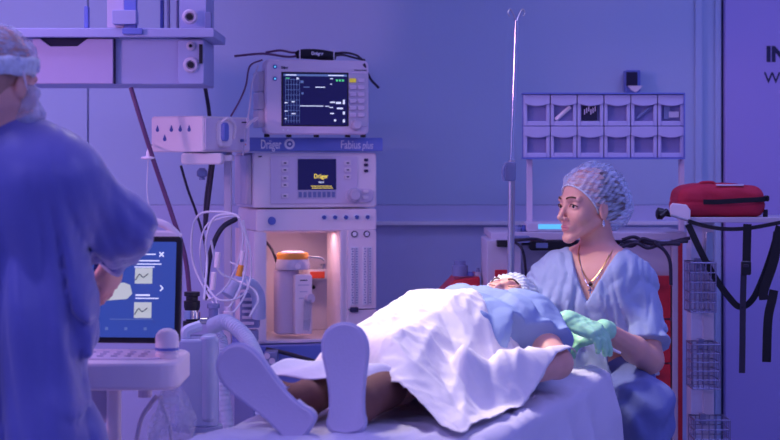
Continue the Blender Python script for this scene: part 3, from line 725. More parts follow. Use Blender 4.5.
# cuff lying on top, with bundled leads
cf = empty('pressure_cuff', (0, 0, 0), 0, 'rolled black cuff with white lettering on top of the patient monitor', 'cuff')
cl = Matrix.Translation(ml) @ Matrix.Rotation(THM, 4, 'Z') @ Vector((mx(320), .05, mz(59.6))); cf.location = cl; cf.rotation_euler = (0, 0, THM); MW[cf.name] = Matrix.Translation(cl) @ Matrix.Rotation(THM, 4, 'Z')
MB().tube([(-.085, 0, .018), (-.06, 0, .024), (0, 0, .023), (.055, 0, .017), (.075, 0, .012)], .019, M['web'], 14, rf=lambda t: .010+.011*math.sin(math.pi*min(1, max(.03, t)))**.5).build('roll', cf)
text('Dräger', .017, (-.028, -.0215, .020), M['inkw'], cf, bold=.0006, width=.048)
for x in (-.072, .066): MB().tube([(x, -.012, .0), (x-.003, -.022, .018), (x, -.008, .042), (x, .012, .036)], .0022, M['inkw']).build('tie', cf)
for i, pts in enumerate((((-.33, .01, .012), (-.22, -.01, .022), (-.12, .0, .012), (-.07, .0, .018)), ((-.20, .03, .03), (-.15, -.01, .036), (-.10, .01, .03), (-.06, .0, .03)),
                         ((.05, .0, .016), (.10, -.01, .022), (.15, .01, .014), (.20, .02, .004)), ((.05, .01, .026), (.11, .0, .032), (.16, .01, .024), (.185, .02, .010)))):
    k_ = MB().tube([Vector(p) for p in pts], .0045, M['cable' if i > 1 else 'cablep']); o = k_.build('lead', cf)
tag(MB().tube([W(364, 64, 7.12), W(370, 78, 7.16), W(376, 85, 7.18), W(379, 88, 7.18)], .005, M['cable']).build('sensor_lead'), 'short dark lead hanging from the right rear of the patient monitor', 'cable')
for i, (pts, m, lab) in enumerate((
    ([W(262, 60, 6.98), W(250, 66, 6.9), W(246, 85, 6.88), W(240, 100, 6.86), W(231, 116, 6.8)], 'cablep', 'plum lead curving from the monitor top to the module box'),
    ([W(258, 66, 6.97), W(252, 84, 6.9), W(250, 104, 6.88), W(246, 132, 6.88), W(243, 155, 6.9)], 'cablew', 'pale lead hanging beside the left edge of the monitor'))):
    tag(MB().tube(pts, .0035, M[m]).build('monitor_lead'), lab, 'cable')

# ================================================================ module box on its arm
DB = 6.70; KX = F/DB
cb = W(203, 118, DB)
bx = empty('module_box', (0, 0, 0), 0, 'white module box with drop shaped marks on its side, on a wall arm', 'medical module')
zb0 = W(0, 152, DB).z; bl = Vector((cb.x, DB, zb0)); bx.location = bl; bx.rotation_euler = (0, 0, R(-30)); MW[bx.name] = Matrix.Translation(bl) @ Matrix.Rotation(R(-30), 4, 'Z')
LW = .242; LD = .31; HH = .135
MB().rbox((-LW/2, LD/2, HH/2), (LW, LD, HH), M['plas'], .012).build('housing', bx)
MB().box((.002, LD/2, HH/2), (.006, LD-.02, HH-.015), M['plas3']).build('front_panel', bx, bevel=.002)
for (fx, fz) in ((.13, .62), (.40, .62), (.57, .62), (.74, .62), (.27, .36)):
    x = -LW*(1-fx); z = HH*fz; dk = M['inkb']
    MB().lathe((x, -.0008, z), (0, -1, 0), [(0, .0075), (.0015, .0075), (.0015, .001)], dk, 16).build('drop_mark', bx)
    MB().prism([(x-.006, z+.004), (x+.006, z+.004), (x, z+.018)], (-.0023, -.0006), dk).build('drop_mark', bx)
rg = MB(); rg.rbox((.012, .12, HH*.52), (.024, .085, .105), M['plas'], .024, axis='x'); ho = rg.build('sensor_holder', bx)
MB().rbox((.028, .10, HH*.56), (.02, .035, .07), M['blue'], .012, axis='x').build('sensor', ho)
MB().tube([(.02, .085, .11), (.03, .12, .128), (.03, .165, .10), (.02, .17, .05)], .006, M['plas']).build('holder_loop', ho)
for (y, z) in ((.24, .045), (.26, .045)): MB().cyl((.004, y, z), (.012, y, z), .006, M['inkb'], n=14).build('socket', bx)
MB().box((.0055, .26, HH*.85), (.002, .03, .005), M['ink']).build('print', bx)
MB().box((.0055, .265, .03), (.002, .016, .006), M['redlab']).build('print', bx)
MB().lathe((-.09, .14, .0), (0, 0, -1), [(0, .085), (.012, .075), (.02, .03), (.03, .02)], M['slate'], 24).build('swivel', bx)
wa = empty('support_arm', (0, 0, 0), 0, 'pale wall arm that carries the module box beside the machine', 'support arm')
wl = W(196, 164, 6.78); wa.location = wl; MW[wa.name] = Matrix.Translation(wl)
def wbox(parent, nm, x0, x1, y0, y1, d, dep, m, r=.006): return front_box(MB(), x0, x1, y0, y1, d, dep, M[m], r).build(nm, parent, True)
wbox(wa, 'bracket', 181, 222, 153, 164.5, 6.74, .10, 'plas', .012)
wbox(wa, 'post', 224, 231, 150, 345, 6.92, .05, 'plas2', .004)
wbox(wa, 'crossbar', 214, 232, 155, 161, 6.84, .10, 'plas', .004)
MB().lathe(W(202, 168, 6.80), (0, 0, -1), [(0, .010), (.012, .020), (.03, .020), (.035, .010), (.045, .012)], M['slate'], 16).build('knob', wa, True)
# long vertical dark slats of the machine's side rail
tag(MB().cyl(W(215, 150, 6.95), W(206, 222, 6.95), .007, M['cable']).build('breathing_bag_rod'), 'dark slanting rod beside the white post of the wall arm', 'rod')
# white filter disk hanging on a thin line
fd = empty('filter_disk', W(148, 158, 6.6), 0, 'small white filter disk hanging on a thin clear line', 'filter')
cc = W(148, 158, 6.6)
MB().lathe(cc, (0, 0, 1), [(-.006, .006), (-.004, .024), (.0, .026), (.004, .024), (.007, .008), (.022, .006), (.030, .004)], M['plas'], 28).build('disk', fd, True)
MB().tube([W(148, 153, 6.6), W(149, 148, 6.62), W(150, 146, 6.72), W(152, 145, 6.80)], .003, M['tube']).build('hanger', fd, True)
MB().tube([W(148, 160, 6.6), W(147, 190, 6.6), W(150, 215, 6.6), W(151, 240, 6.55)], .0022, M['tube']).build('line', fd, True)
# ================================================================ touch screen unit at the left
DU = 4.75; KU = F/DU
u0 = W(100, 0, DU)
ux = lambda px: (px-130)/KU
uz = lambda py: ZC-(py-HY)/KU
us = empty('ultrasound_unit', (W(119, 0, DU).x, DU, 0), 0, 'white screen unit with a tall touch screen on a stand by the gowned man', 'ultrasound machine')
MWu = MW[us.name]
# console (seen a little from above): front edge at 4.62, back at 4.95
def cons_z(py, d): return ZC-(py-HY)*d/F
b = MB(); zt = uz(352)
b.rbox((ux(128), -.0, zt-.045), (ux(198)-ux(62), .34, .072), M['plas'], .055, axis='z')
con = b.build('console', us, bevel=.006)
kp = MB().rbox((ux(126), .0, zt-.0075), (.26, .22, .006), M['plas3'], .02, axis='z').build('key_panel', us)
for i in range(6):
    for j in range(3): MB().rbox((ux(126)-.10+.036*i, -.07+.05*j, zt-.003), (.018, .008, .006), M['plas2'], .003, axis='z').build('key', kp)
# dome control on the console's right
dk = MB().lathe((ux(181), -.06, zt-.01), (0, 0, 1), [(0, .030), (.014, .031), (.016, .028), (.026, .028), (.028, .031), (.050, .031), (.062, .029), (.072, .022), (.078, .010), (.079, .001)], M['plas'], 32)
dko = dk.build('dome_control', us)
MB().lathe((ux(181), -.06, zt+.012), (0, 0, 1), [(0, .0316), (.007, .0316)], M['blue'], 32).build('band', dko)
# screen
hs = (235, 346); Rl = Matrix.Rotation(R(-7), 3, 'X'); RS = Matrix.Rotation(R(-5), 3, 'Z') @ Rl
base = Vector((ux(138), .10, uz(347)))
Hs = (347-238)/KU; Ws = .26
MB().rbox(base+RS @ Vector((0, 0, Hs/2)), (Ws, .022, Hs), M['black'], .010, rot=RS).build('screen_housing', us)
MB().rbox(base+RS @ Vector((0, .022, Hs/2+.012)), (Ws-.01, .03, Hs+.012), M['plas'], .03, rot=RS).build('rear_housing', us)
hd = MB(); hp = [base+RS @ Vector((x, .02, z)) for x, z in ((-.055, Hs+.005), (-.03, Hs+.034), (.03, Hs+.044), (.08, Hs+.032), (.118, Hs+.0))]
hd.tube(hp, .011, M['plas'], 12); hd.build('carry_handle', us)
scr = MB().rbox(base+RS @ Vector((0, -.0125, Hs/2)), (Ws-.028, .002, Hs-.03), M['bluep'], .003, rot=RS).build('screen', us)
def onscr(x0, x1, y0, y1, m, nm, dd=-.0145):
    """picture rectangle on the slanted screen"""
    a = ((x0+x1)/2-138)/KU; z = (347-(y0+y1)/2)/KU
    return MB().box(base+RS @ Vector((a, dd, z)), ((x1-x0)/KU, .0006, (y1-y0)/KU), M[m], rot=RS).build(nm, scr)
for (x0, x1, y0, y1) in ((139, 149, 253.5, 254.8), (139, 161, 256, 257), (139, 165, 262.5, 263.7), (139, 167, 266, 267), (139, 160, 269, 270), (141, 156, 297.5, 299), (141, 165, 301, 302), (141, 164, 304.5, 305.5)): onscr(x0, x1, y0, y1, 'scw', 'text_line')
for (y0) in (270.5, 305.5):
    onscr(140, 158, y0, y0+16, 'scc', 'picture_tile')
    a = ((147)-138)/KU; z = (347-(y0+8))/KU
    MB().tube([base+RS @ Vector((a+dx, -.0152, z+dz)) for dx, dz in ((-.017, -.012), (-.006, .004), (.004, -.004), (.018, .006))], .0012, M['ink']).build('picture_line', scr)
for (py) in (262, 289.5):
    a = (134-138)/KU; z = (347-py)/KU
    MB().prism([(-.016, .010), (-.014, -.004), (-.004, -.002), (.012, -.008), (.016, -.004), (.002, .008), (-.008, .006)], (-.0004, .0004), M['scw']).build('pointer', scr)
    o = scr.children[-1]; o.location = base+RS @ Vector((a, -.0150, z)); o.rotation_euler = RS.to_euler()
# thumbnail of a device at the left of the screen
pl = MB(); pl.prism([(-.075, -.030), (.02, -.022), (.034, -.008), (.028, .016), (.012, .022), (-.06, .018)], (-.0004, .0004), M['scc']); o = pl.build('picture_device', scr)
o.location = base+RS @ Vector((ux(0)*0-.035, -.0150, (347-294)/KU)); o.rotation_euler = RS.to_euler()
pl = MB(); pl.prism([(-.05, -.03), (.018, -.022), (.016, .028), (-.05, .034)], (-.0004, .0004), M['navy']); o = pl.build('picture_back', scr)
o.location = base+RS @ Vector((-.058, -.0148, (347-271)/KU)); o.rotation_euler = RS.to_euler()
def cross(px, py, s, m):
    for k in (1, -1): o = MB().box((0, 0, 0), (s*1.4, .0006, s*.28), M[m], rot=Matrix.Rotation(R(45*k), 3, 'Y')).build('close_mark', scr); o.location = base+RS @ Vector(((px-138)/KU, -.0150-.0002*k, (347-py)/KU)); o.rotation_euler = RS.to_euler()
cross(167, 256.5, .012, 'scw')
for k, dz in ((-1, -.0035), (1, .0035)):
    o = MB().box((0, 0, 0), (.011, .0006, .003), M['scw'], rot=Matrix.Rotation(R(45*k), 3, 'Y')).build('arrow_mark', scr); o.location = base+RS @ Vector(((168-138)/KU, -.0150-.0002*k, (347-291)/KU-dz*k*0+dz)); o.rotation_euler = RS.to_euler()
for px in (112, 132, 152): onscr(px-1.5, px+1.5, 331, 334, 'scgr', 'button_dot')
onscr(115, 160, 322.5, 323.3, 'scgr', 'text_line')
# stand
MB().rbox((ux(125), .0, (uz(388)+.12)/2), (.034, .05, uz(388)-.12), M['plas'], .008, axis='z').build('column', us)
MB().rbox((ux(108), .06, uz(400)), (.06, .12, .13), M['plas2'], .02).build('power_box', us)
MB().cyl((ux(157), -.02, uz(385)), (ux(157), -.02, uz(396)), .018, M['plas3'], n=20).build('probe_socket', us)
MB().rbox((ux(125), .0, .10), (.46, .46, .05), M['plas'], .08, axis='z').build('foot', us)
for (x, y) in ((-.19, -.18), (.19, -.18), (-.19, .18), (.19, .18)): MB().cyl((ux(125)+x-.015, y, .04), (ux(125)+x+.015, y, .04), .04, M['rubber'], n=18).build('wheel', us)
# clear plastic cover bag and leads under the console
for i, (pts, r) in enumerate((([(157, 396), (150, 405), (141, 420), (135, 450)], .006), ([(159, 396), (165, 412), (170, 430), (172, 455)], .005))):
    tag(MB().tube([W(x, y, 4.72) for x, y in pts], r, M['cablew']).build('probe_lead'), ['pale lead curving left below the white console', 'pale lead curving right below the white console'][i], 'cable')
rng = np.random.default_rng(4)
nu, nv = 26, 22; P = np.zeros((nu, nv, 3))
for i in range(nu):
    for j in range(nv):
        s_, t_ = i/(nu-1), j/(nv-1); a = 2*math.pi*t_
        rad = .018+.045*math.sin(math.pi*min(s_*.75+.02, 1)); rad *= 1+.18*math.sin(5*a+6*s_)+.10*math.sin(9*a-9*s_+1)
        c = W(171+3*math.sin(4*s_), 385+s_*75, 4.66); P[i, j] = (c.x+rad*.9*math.cos(a), c.y+rad*.6*math.sin(a), c.z)
tag(grid_mesh('plastic_cover_bag', P, M['bag'], thick=0), 'crumpled clear plastic bag hanging under the right end of the console', 'plastic bag')

# ================================================================ suction canister, valve block and hoses
DC = 5.25; KC = F/DC
cn = empty('suction_canister', W(196, 430, DC), 0, 'tall grey blue canister standing between the screen unit and the slippers', 'canister')
c = W(197, 425, DC)
MB().rbox((c.x, c.y, c.z+.125), (.125, .10, .26), M['slate2'], .03, axis='z').build('bottle', cn, True, bevel=.01)
MB().rbox((c.x+.035, c.y-.01, c.z+.14), (.045, .09, .25), M['slate2'], .02, axis='z').build('side_bottle', cn, True, bevel=.008)
MB().tube([(c.x-.03, c.y-.02, c.z+.25), (c.x-.03, c.y-.02, c.z+.275), (c.x+.01, c.y, c.z+.29)], .016, M['hose']).build('spout', cn, True)
st = MB().cyl((c.x, c.y, 0), (c.x, c.y, c.z), .016, M['steel']); st.build('stand_pole', cn, True)
MB().cyl((c.x, c.y, 0), (c.x, c.y, .02), .13, M['slate'], .11, n=32).build('stand_foot', cn, True)
MB().cyl((c.x, c.y, c.z-.012), (c.x, c.y, c.z), .075, M['slate'], n=28).build('tray', cn, True)
DV = 5.95; c = W(192, 330, DV)
vb = empty('valve_block', (c.x, c.y, c.z), 0, 'black and chrome valve block with knurled rings right of the touch screen', 'valve')
MB().lathe((0, 0, 0), (0, 0, 1), [(0, .030), (.03, .030), (.03, .020), (.04, .020), (.04, .001)], M['black'], 28).build('lower_ring', vb)
MB().lathe((0, 0, .038), (0, 0, 1), [(0, .028), (.022, .028), (.022, .022), (.03, .022), (.03, .001)], M['chrome'], 28).build('chrome_collar', vb)
MB().lathe((0, 0, .066), (0, 0, 1), [(0, .024), (.012, .027), (.03, .027), (.032, .020), (.045, .020), (.047, .026), (.060, .026), (.060, .001)], M['black'], 28).build('cap', vb)
MB().lathe((.07, .01, .02), (0, 0, 1), [(0, .02), (.02, .022), (.024, .016), (.05, .016), (.052, .021), (.066, .021), (.066, .001)], M['slate'], 24).build('side_valve', vb)
MB().cyl((.0, .005, .03), (.11, .02, .03), .012, M['chrome']).build('pipe', vb)
MB().lathe((.115, .02, .0), (0, 0, 1), [(0, .018), (.06, .018), (.062, .012), (.075, .012), (.075, .001)], M['plas3'], 22).build('connector', vb)
MB().rbox((.03, .03, -.05), (.16, .06, .06), M['slate'], .01).build('base', vb)
MB().cyl((.03, .05, -c.z+.0), (.03, .05, -.06), .014, M['steel']).build('support_pole', vb)
MB().cyl((.03, .05, -c.z), (.03, .05, -c.z+.02), .09, M['slate'], .08, n=28).build('support_foot', vb)
def corr(pts, r, name, label, amp=.10, wl=.012):
    P = catmull(pts, 14); L = sum((P[i+1]-P[i]).length for i in range(len(P)-1)); n = int(L/wl*3); mb = MB()
    Q = [P[min(len(P)-1, int(i*(len(P)-1)/n))].lerp(P[min(len(P)-1, int(i*(len(P)-1)/n)+1)], (i*(len(P)-1)/n) % 1) for i in range(n+1)]
    mb.tube(Q, r, M['hose'], 14, smooth=0, rf=lambda t: r*(1+amp*math.sin(2*math.pi*t*L/wl)))
    return tag(mb.build(name, ang=60), label, 'breathing hose', 'corrugated breathing hoses')
D1 = 5.85
corr([W(212, 326, D1), W(226, 322, D1-.05), W(243, 334, D1-.1), (W(254, 352, D1-.15)), W(262, 378, D1-.2), W(263, 420, D1-.2), W(262, 470, D1-.2)], .024, 'breathing_hose', 'fat corrugated pale hose arching over behind the left slipper')
corr([W(213, 332, D1+.05), W(221, 342, D1+.02), W(222, 360, D1), W(223, 390, D1), W(228, 430, D1), W(230, 470, D1)], .021, 'breathing_hose', 'straight corrugated hose dropping down left of the left slipper')
tag(MB().tube([W(206, 300, 6.7), W(207, 275, 6.72), W(212, 248, 6.72), W(222, 228, 6.75), W(236, 219, 6.8)], .010, M['cable'], 12).build('black_hose'), 'thick black hose arching from the valve up to the machine', 'hose')
rng = random.Random(7)
tubes = [([(233, 214), (222, 212), (200, 214), (192, 232), (193, 262), (204, 288), (214, 304)], 'looping clear tube, the widest loop left of the bundle'),
 ([(236, 216), (222, 218), (206, 226), (200, 250), (204, 280), (216, 300), (219, 322)], 'clear tube inside the widest loop of the bundle'),
 ([(240, 218), (232, 214), (214, 218), (206, 240), (207, 262), (204, 300)], 'clear tube hanging beside the thick black hose'),
 ([(240, 220), (243, 240), (238, 262), (228, 284), (216, 296), (207, 300)], 'clear tube swinging left from the machine corner'),
 ([(243, 220), (247, 248), (244, 276), (234, 300), (222, 316)], 'clear tube running down past the orange connector'),
 ([(241, 222), (250, 250), (250, 280), (240, 304), (226, 318), (214, 322)], 'outermost clear tube at the right of the bundle'),
 ([(211, 240), (218, 270), (236, 280), (252, 288), (258, 300), (250, 316)], 'clear tube crossing the bundle from left to right'),
 ([(208, 290), (220, 300), (238, 298), (248, 286), (240, 268), (230, 262)], 'small clear loop of tube low in the bundle')]
for i, (pp, lab) in enumerate(tubes):
    pts = [W(x, y, 6.62-.05*(i % 3)+.02*q-(.35*max(0, (y-280)/45))) for q, (x, y) in enumerate(pp)]
    tag(MB().tube(pts, .0036 if i % 2 else .0045, M['tube'], 8).build('clear_tube'), lab, 'tube', 'clear tubes looping beside the machine')
oc = W(240, 270, 6.5)
oo = empty('orange_connector', oc, 0, 'orange and white tube connector hanging in the tube bundle', 'connector')
MB().cyl((-.005, 0, -.022), (.004, 0, .018), .012, M['orange'], .010, n=14).build('orange_grip', oo)
MB().cyl((.004, 0, .018), (.010, 0, .07), .007, M['plas'], .009, n=14).build('white_tip', oo)
for px, y0, y1, lab in ((216.5, 252, 268, 'upper short white clip on the clear tubes'), (212.5, 272, 290, 'lower short white clip on the clear tubes')):
    tag(MB().cyl(W(px, y1, 6.4), W(px+1.5, y0, 6.4), .010, M['plas'], n=12).build('tube_clip', bevel=.003), lab, 'clip')
# bellows unit on the machine's left side: round hose port and dark grille
gv = empty('side_absorber', W(246, 300, 6.85), 0, 'pale round hose port with a dark grille at the machine bay left edge', 'absorber')
MB().tube([W(228, 296, 6.7), W(236, 284, 6.72), W(250, 284, 6.75), W(258, 296, 6.78), W(259, 318, 6.8)], .026, M['hose'], 14).build('port_pipe', gv, True)
g = front_box(MB(), 240, 259, 293, 328, 6.86, .05, M['slate'], .004).build('grille', gv, True)
for i in range(5): front_box(MB(), 242, 254, 298+6*i, 301+6*i, 6.85, .02, M['plas2'], .002).build('slat', g, True)
MB().rbox(W(249, 336, 6.90), (.07, .06, .05), M['slate'], .01).build('block', gv, True)
# black box and coiled items under the bay
pb = empty('foot_switch_box', W(275, 365, 6.9), 0, 'small dark box with connectors below the open bay', 'box')
front_box(MB(), 264, 277, 352, 366, 6.93, .12, M['slate'], .006).build('housing', pb, True)
for x, y in ((267, 356), (272, 361)): MB().cyl(W(x, y, 6.93), W(x, y, 6.90), .012, M['plas2'], n=14).build('socket', pb, True)
MB().tube([W(266, 349, 7.03), W(285, 353, 7.02), W(310, 360, 7.04), W(335, 366, 7.1)], .008, M['cable']).build('slanting_rail', am, True)
# ================================================================ drip pole
DI = 6.35
ip = empty('drip_pole', (W(511, 0, DI).x, DI, 0), 0, 'slim steel drip pole with hooks and a dark clamp', 'drip pole')
x_at = lambda py: W(516.5-(py-20)*.033, py, DI)
MB().cyl(x_at(21), x_at(165), .0075, M['chrome']).build('upper_pole', ip, True)
lo_ = x_at(165); MB().cyl(x_at(160), (lo_.x-.012, lo_.y, .12), .0125, M['steel']).build('lower_pole', ip, True)
for k in range(2):
    s_ = -1 if k == 0 else 1; a = x_at(22)
    MB().tube([a, a+Vector((s_*.012, 0, .03)), a+Vector((s_*.022, 0, .045)), a+Vector((s_*.030, 0, .032)), a+Vector((s_*.024, 0, .02))], .003, M['steel']).build('hook', ip, True)
front_box(MB(), 505, 516, 162, 181, DI-.03, .06, M['slate'], .008).build('clamp', ip, True)
MB().tube([W(505, 165, DI-.04), W(503, 172, DI-.05), W(504.5, 181, DI-.05)], .006, M['slate']).build('lever', ip, True)
MB().lathe((x_at(165).x-.012, DI, .03), (0, 0, 1), [(0, .02), (.06, .03), (.09, .02)], M['steel'], 20).build('hub', ip, True)
for k in range(5):
    a = k*2*math.pi/5+.3; c = Vector((x_at(165).x-.012, DI, .08)); e = c+Vector((math.cos(a)*.27, math.sin(a)*.27, -.03))
    lg = MB().cyl(c, e, .014, M['steel'], .010).build('leg', ip, True)
    MB().cyl(e+Vector((-.01, 0, -.025)), e+Vector((.01, 0, -.025)), .025, M['rubber'], n=16).build('caster', lg, True)

# ================================================================ red treatment trolley with bins on top
DT = 6.75
tr = empty('treatment_trolley', (W(600, 0, DT).x, DT+.25, 0), 0, 'red treatment trolley with a pale worktop behind the seated woman', 'trolley')
front_box(MB(), 491, 690, 232.5, 240, DT-.03, .52, M['plas2'], .006).build('worktop', tr, True)
a, b = W(522, 245, DT), W(672, 245, DT)
MB().box(((a.x+b.x)/2, DT+.24, (a.z+.1)/2), (b.x-a.x, .44, a.z-.1), M['plas2']).build('carcass', tr, True, bevel=.004)
zt_, n_ = W(0, 275, DT).z, 5; zs_ = [zt_-(zt_-.14)*i/n_ for i in range(n_+1)]
for i in range(n_):
    dw = MB().rbox(((a.x+b.x)/2, DT+.008, (zs_[i]+zs_[i+1])/2), (b.x-a.x-.01, .024, zs_[i]-zs_[i+1]-.006), M['red'], .006).build('drawer', tr, True)
    MB().rbox(((a.x+b.x)/2, DT-.016, zs_[i]-.035), (b.x-a.x-.1, .024, .014), M['steel'], .004).build('handle', dw, True)
for (x0, x1, m) in ((672.5, 678, 'plas2'), (678.3, 682.6, 'red'), (517, 521.5, 'plas2')):
    front_box(MB(), x0, x1, 240, 492, DT-.01, .04, M[m], .003).build('corner_post', tr, True)
for (x, y) in ((a.x+.03, DT+.05), (b.x-.03, DT+.05), (a.x+.03, DT+.42), (b.x-.03, DT+.42)): MB().cyl((x-.014, y, .05), (x+.014, y, .05), .05, M['rubber'], n=18).build('wheel', tr, True)
# bin rack on two posts
DR = 6.85
rk = empty('bin_rack', W(606, 231, DR), 0, 'rack of twelve pale tilting bins on two posts over the trolley', 'bin rack')
for (x0, x1) in ((527, 532.5), (679.5, 684.5)): front_box(MB(), x0, x1, 158, 232, DR+.03, .03, M['plas3'], .003).build('post', rk, True)
fr = MB(); front_box(fr, 522.5, 684, 93.5, 158.5, DR+.045, .03, M['blue'], .003)
front_box(fr, 522.5, 684, 92.6, 94.2, DR-.03, .08, M['blue'], .001); front_box(fr, 522.5, 684, 157.6, 159.2, DR-.03, .08, M['blue'], .001)
front_box(fr, 684, 685.2, 92.6, 159.2, DR-.03, .08, M['blue'], .001)
fr.build('frame', rk, True)
bw = 161.0/6
for j in range(2):
    for i in range(6):
        x0 = 523.6+i*26.75; x1 = x0+25.9; y0 = (95, 126.6)[j]; y1 = y0+30.9
        bn = MB()
        A, B_ = W(x0, y0, DR), W(x1, y1, DR); w_ = B_.x-A.x; h_ = A.z-B_.z; cx = (A.x+B_.x)/2; zt_ = A.z; zb_ = B_.z
        bw_ = .013; tp = h_*.28
        # front frame of the bin: sides, sill and the curved header
        bn.box((A.x+bw_/2, DR, (zt_-tp+zb_)/2), (bw_, .03, h_-tp), M['bin']); bn.box((B_.x-bw_/2, DR, (zt_-tp+zb_)/2), (bw_, .03, h_-tp), M['bin'])
        bn.box((cx, DR, zb_+.009), (w_-2*bw_, .03, .018), M['bin'])
        pts = [(A.x, zt_), (A.x, zt_-tp)]+[(A.x+w_*t, zt_-tp-.010*math.sin(math.pi*t)) for t in (.2, .35, .5, .65, .8)]+[(B_.x, zt_-tp), (B_.x, zt_)]
        bn.prism(pts, (DR-.022, DR+.015), M['bin'])
        bn.box((cx, DR+.045, (zt_+zb_)/2), (w_-.004, .004, h_), M['bin'])
        bo = bn.build('bin', rk, True, bevel=.002)
        MB().box((cx, DR+.004, (zb_+.018+zt_-tp)/2), (w_-2*bw_+.004, .003, h_-tp-.014), M['binw']).build('window', bo, True)
def in_bin(i, j): return W(523.6+i*26.75+12.6, (95, 126.6)[j]+18, DR-.006)
c = in_bin(1, 0); tag(MB().cyl(c+Vector((-.028, -.0, -.026)), c+Vector((.028, -.0, .024)), .008, M['plas'], n=12).build('syringe'), 'slanting pale wrapped syringe in the second bin of the top row', 'syringe')
c = in_bin(2, 0); pk = MB()
pk.box(c, (.055, .008, .055), M['gap'])
for q in range(6): pk.box(c+Vector((-.02+.008*q, -.006, .004+.006*(q % 3))), (.004, .004, .02), M['plas3'])
tag(pk.build('packet'), 'dark packet with pale marks in the third bin of the top row', 'packet')
c = in_bin(4, 0); tag(MB().tube([c+Vector((-.022, 0, -.02)), c+Vector((0, 0, .0)), c+Vector((.02, 0, .018))], .006, M['slate']).build('wrapped_tube'), 'thin dark item in the fifth bin of the top row', 'packet')
c = in_bin(5, 0); pk = MB(); pk.box(c+Vector((-.012, 0, .002)), (.022, .008, .05), M['slate']); pk.box(c+Vector((.014, -.003, -.006)), (.038, .008, .022), M['plas2']); tag(pk.build('packet'), 'folded pale packet in the last bin of the top row', 'packet')
# wall dispenser above the bins
ds = empty('wall_dispenser', W(633, 94, YB-.06), 0, 'small wall dispenser with a dark window above the bins', 'dispenser')
front_box(MB(), 625.5, 640.5, 70, 92, YB-.07, .07, M['blue'], .006).build('housing', ds, True)
front_box(MB(), 626.5, 637.5, 72, 86, YB-.078, .01, M['gap'], .003).build('window', ds, True)
q_ = [(W(x, 0, YB).x, W(0, y, YB).z) for x, y in ((625.5, 86.5), (640, 86.5), (636, 91), (633, 93), (629, 91))]
MB().prism(q_, (YB-.085, YB-.07), M['plas']).build('spout', ds, True)

# things on the trolley
zw = W(0, 232.5, DT-.03).z
def onworktop(name, x0, x1, y0, d, dep, m, label, cat, r=.006):
    a, b = W(x0, y0, d), W(x1, y0, d); h_ = a.z-zw
    return tag(MB().rbox(((a.x+b.x)/2, d+dep/2, zw+h_/2+.0005), (b.x-a.x, dep, h_), M[m], r).build(name), label, cat)
lc = empty('lit_device', (0, 0, 0), 0, 'flat device with a glowing cyan edge on the trolley beside the woman', 'device')
ll = W(546, 232.3, 6.83); lc.location = (ll.x, ll.y, zw+.0005); MW[lc.name] = Matrix.Translation(lc.location)
MB().rbox((0, 0, .018), (.16, .14, .036), M['plas2'], .01).build('housing', lc)
MB().box((.015, -.0712, .020), (.10, .003, .018), M['sccy']).build('glowing_strip', lc)
for i, (px, r, m) in enumerate(((517, .017, 'slate'), (524, .013, 'inkb'), (531, .016, 'slate'), (538, .011, 'plas2'))):
    a = W(px, 231, 6.80); o = MB().lathe((a.x, a.y, zw+.0005), (0, 0, 1), [(0, r), (.012, r), (.018, r*.6), (.024, r*.6), (.024, .001)], M[m], 16).build('ampoule')
    tag(o, ['leftmost small dark bottle on the trolley worktop', 'small blue bottle second on the trolley worktop', 'wide small dark bottle third on the trolley worktop', 'smallest pale bottle, rightmost of the row on the worktop'][i], 'bottle', 'small bottles on the worktop')
und = empty('monitor_box', (0, 0, 0), 0, 'black box slung under the left end of the trolley worktop', 'device')
front_box(MB(), 530, 572, 240.5, 250.5, DT-.05, .30, M['black'], .008).build('housing', und, True)
front_box(MB(), 536, 548, 243, 248, DT-.054, .006, M['slate'], .002).build('front_label', und, True)
sd = tr
front_box(MB(), 487, 521, 240.5, 320, 6.62, .42, M['plas2'], .006).build('side_cabinet', sd, True)
front_box(MB(), 497, 509, 240.5, 247, 6.56, .06, M['black'], .004).build('handle_block', sd, True)
front_box(MB(), 508, 530, 236, 243, 6.6, .05, M['slate'], .006).build('hinge', sd, True)
front_box(MB(), 489, 519, 322, 470, 6.62, .42, M['plas2'], .006).build('lower_cabinet', sd, True)
tag(MB().tube([W(509, 240, 6.5), W(520, 240, 6.45), W(534, 239, 6.5), W(545, 241, 6.6)], .006, M['cable']).build('black_lead'), 'black lead draped along the left edge of the worktop', 'cable')
tag(MB().tube([W(512, 241, 6.5), W(520, 246, 6.45), W(524, 256, 6.45), W(526, 275, 6.5)], .005, M['cable']).build('black_lead'), 'black lead falling behind the woman shoulder from the worktop', 'cable')
for i, (pp, lab) in enumerate(((((622, 240), (634, 237), (645, 242), (658, 245), (676, 241), (690, 238)), 'upper black cable of the tangle beside the woman shoulder'),
   (((620, 244), (632, 246), (642, 239), (652, 241), (664, 243), (688, 241)), 'black cable crossing through the tangle beside the woman shoulder'),
   (((622, 247), (636, 243), (648, 248), (662, 244), (680, 244)), 'lower black cable of the tangle beside the woman shoulder'),
   (((654, 243), (664, 250), (670, 262), (671, 285)), 'black cable hanging down beside the woman sleeve'))):
    tag(MB().tube([W(x, y, 6.55-.02*i) for x, y in pp], .0065, M['cable']).build('tangled_cable'), lab, 'cable')
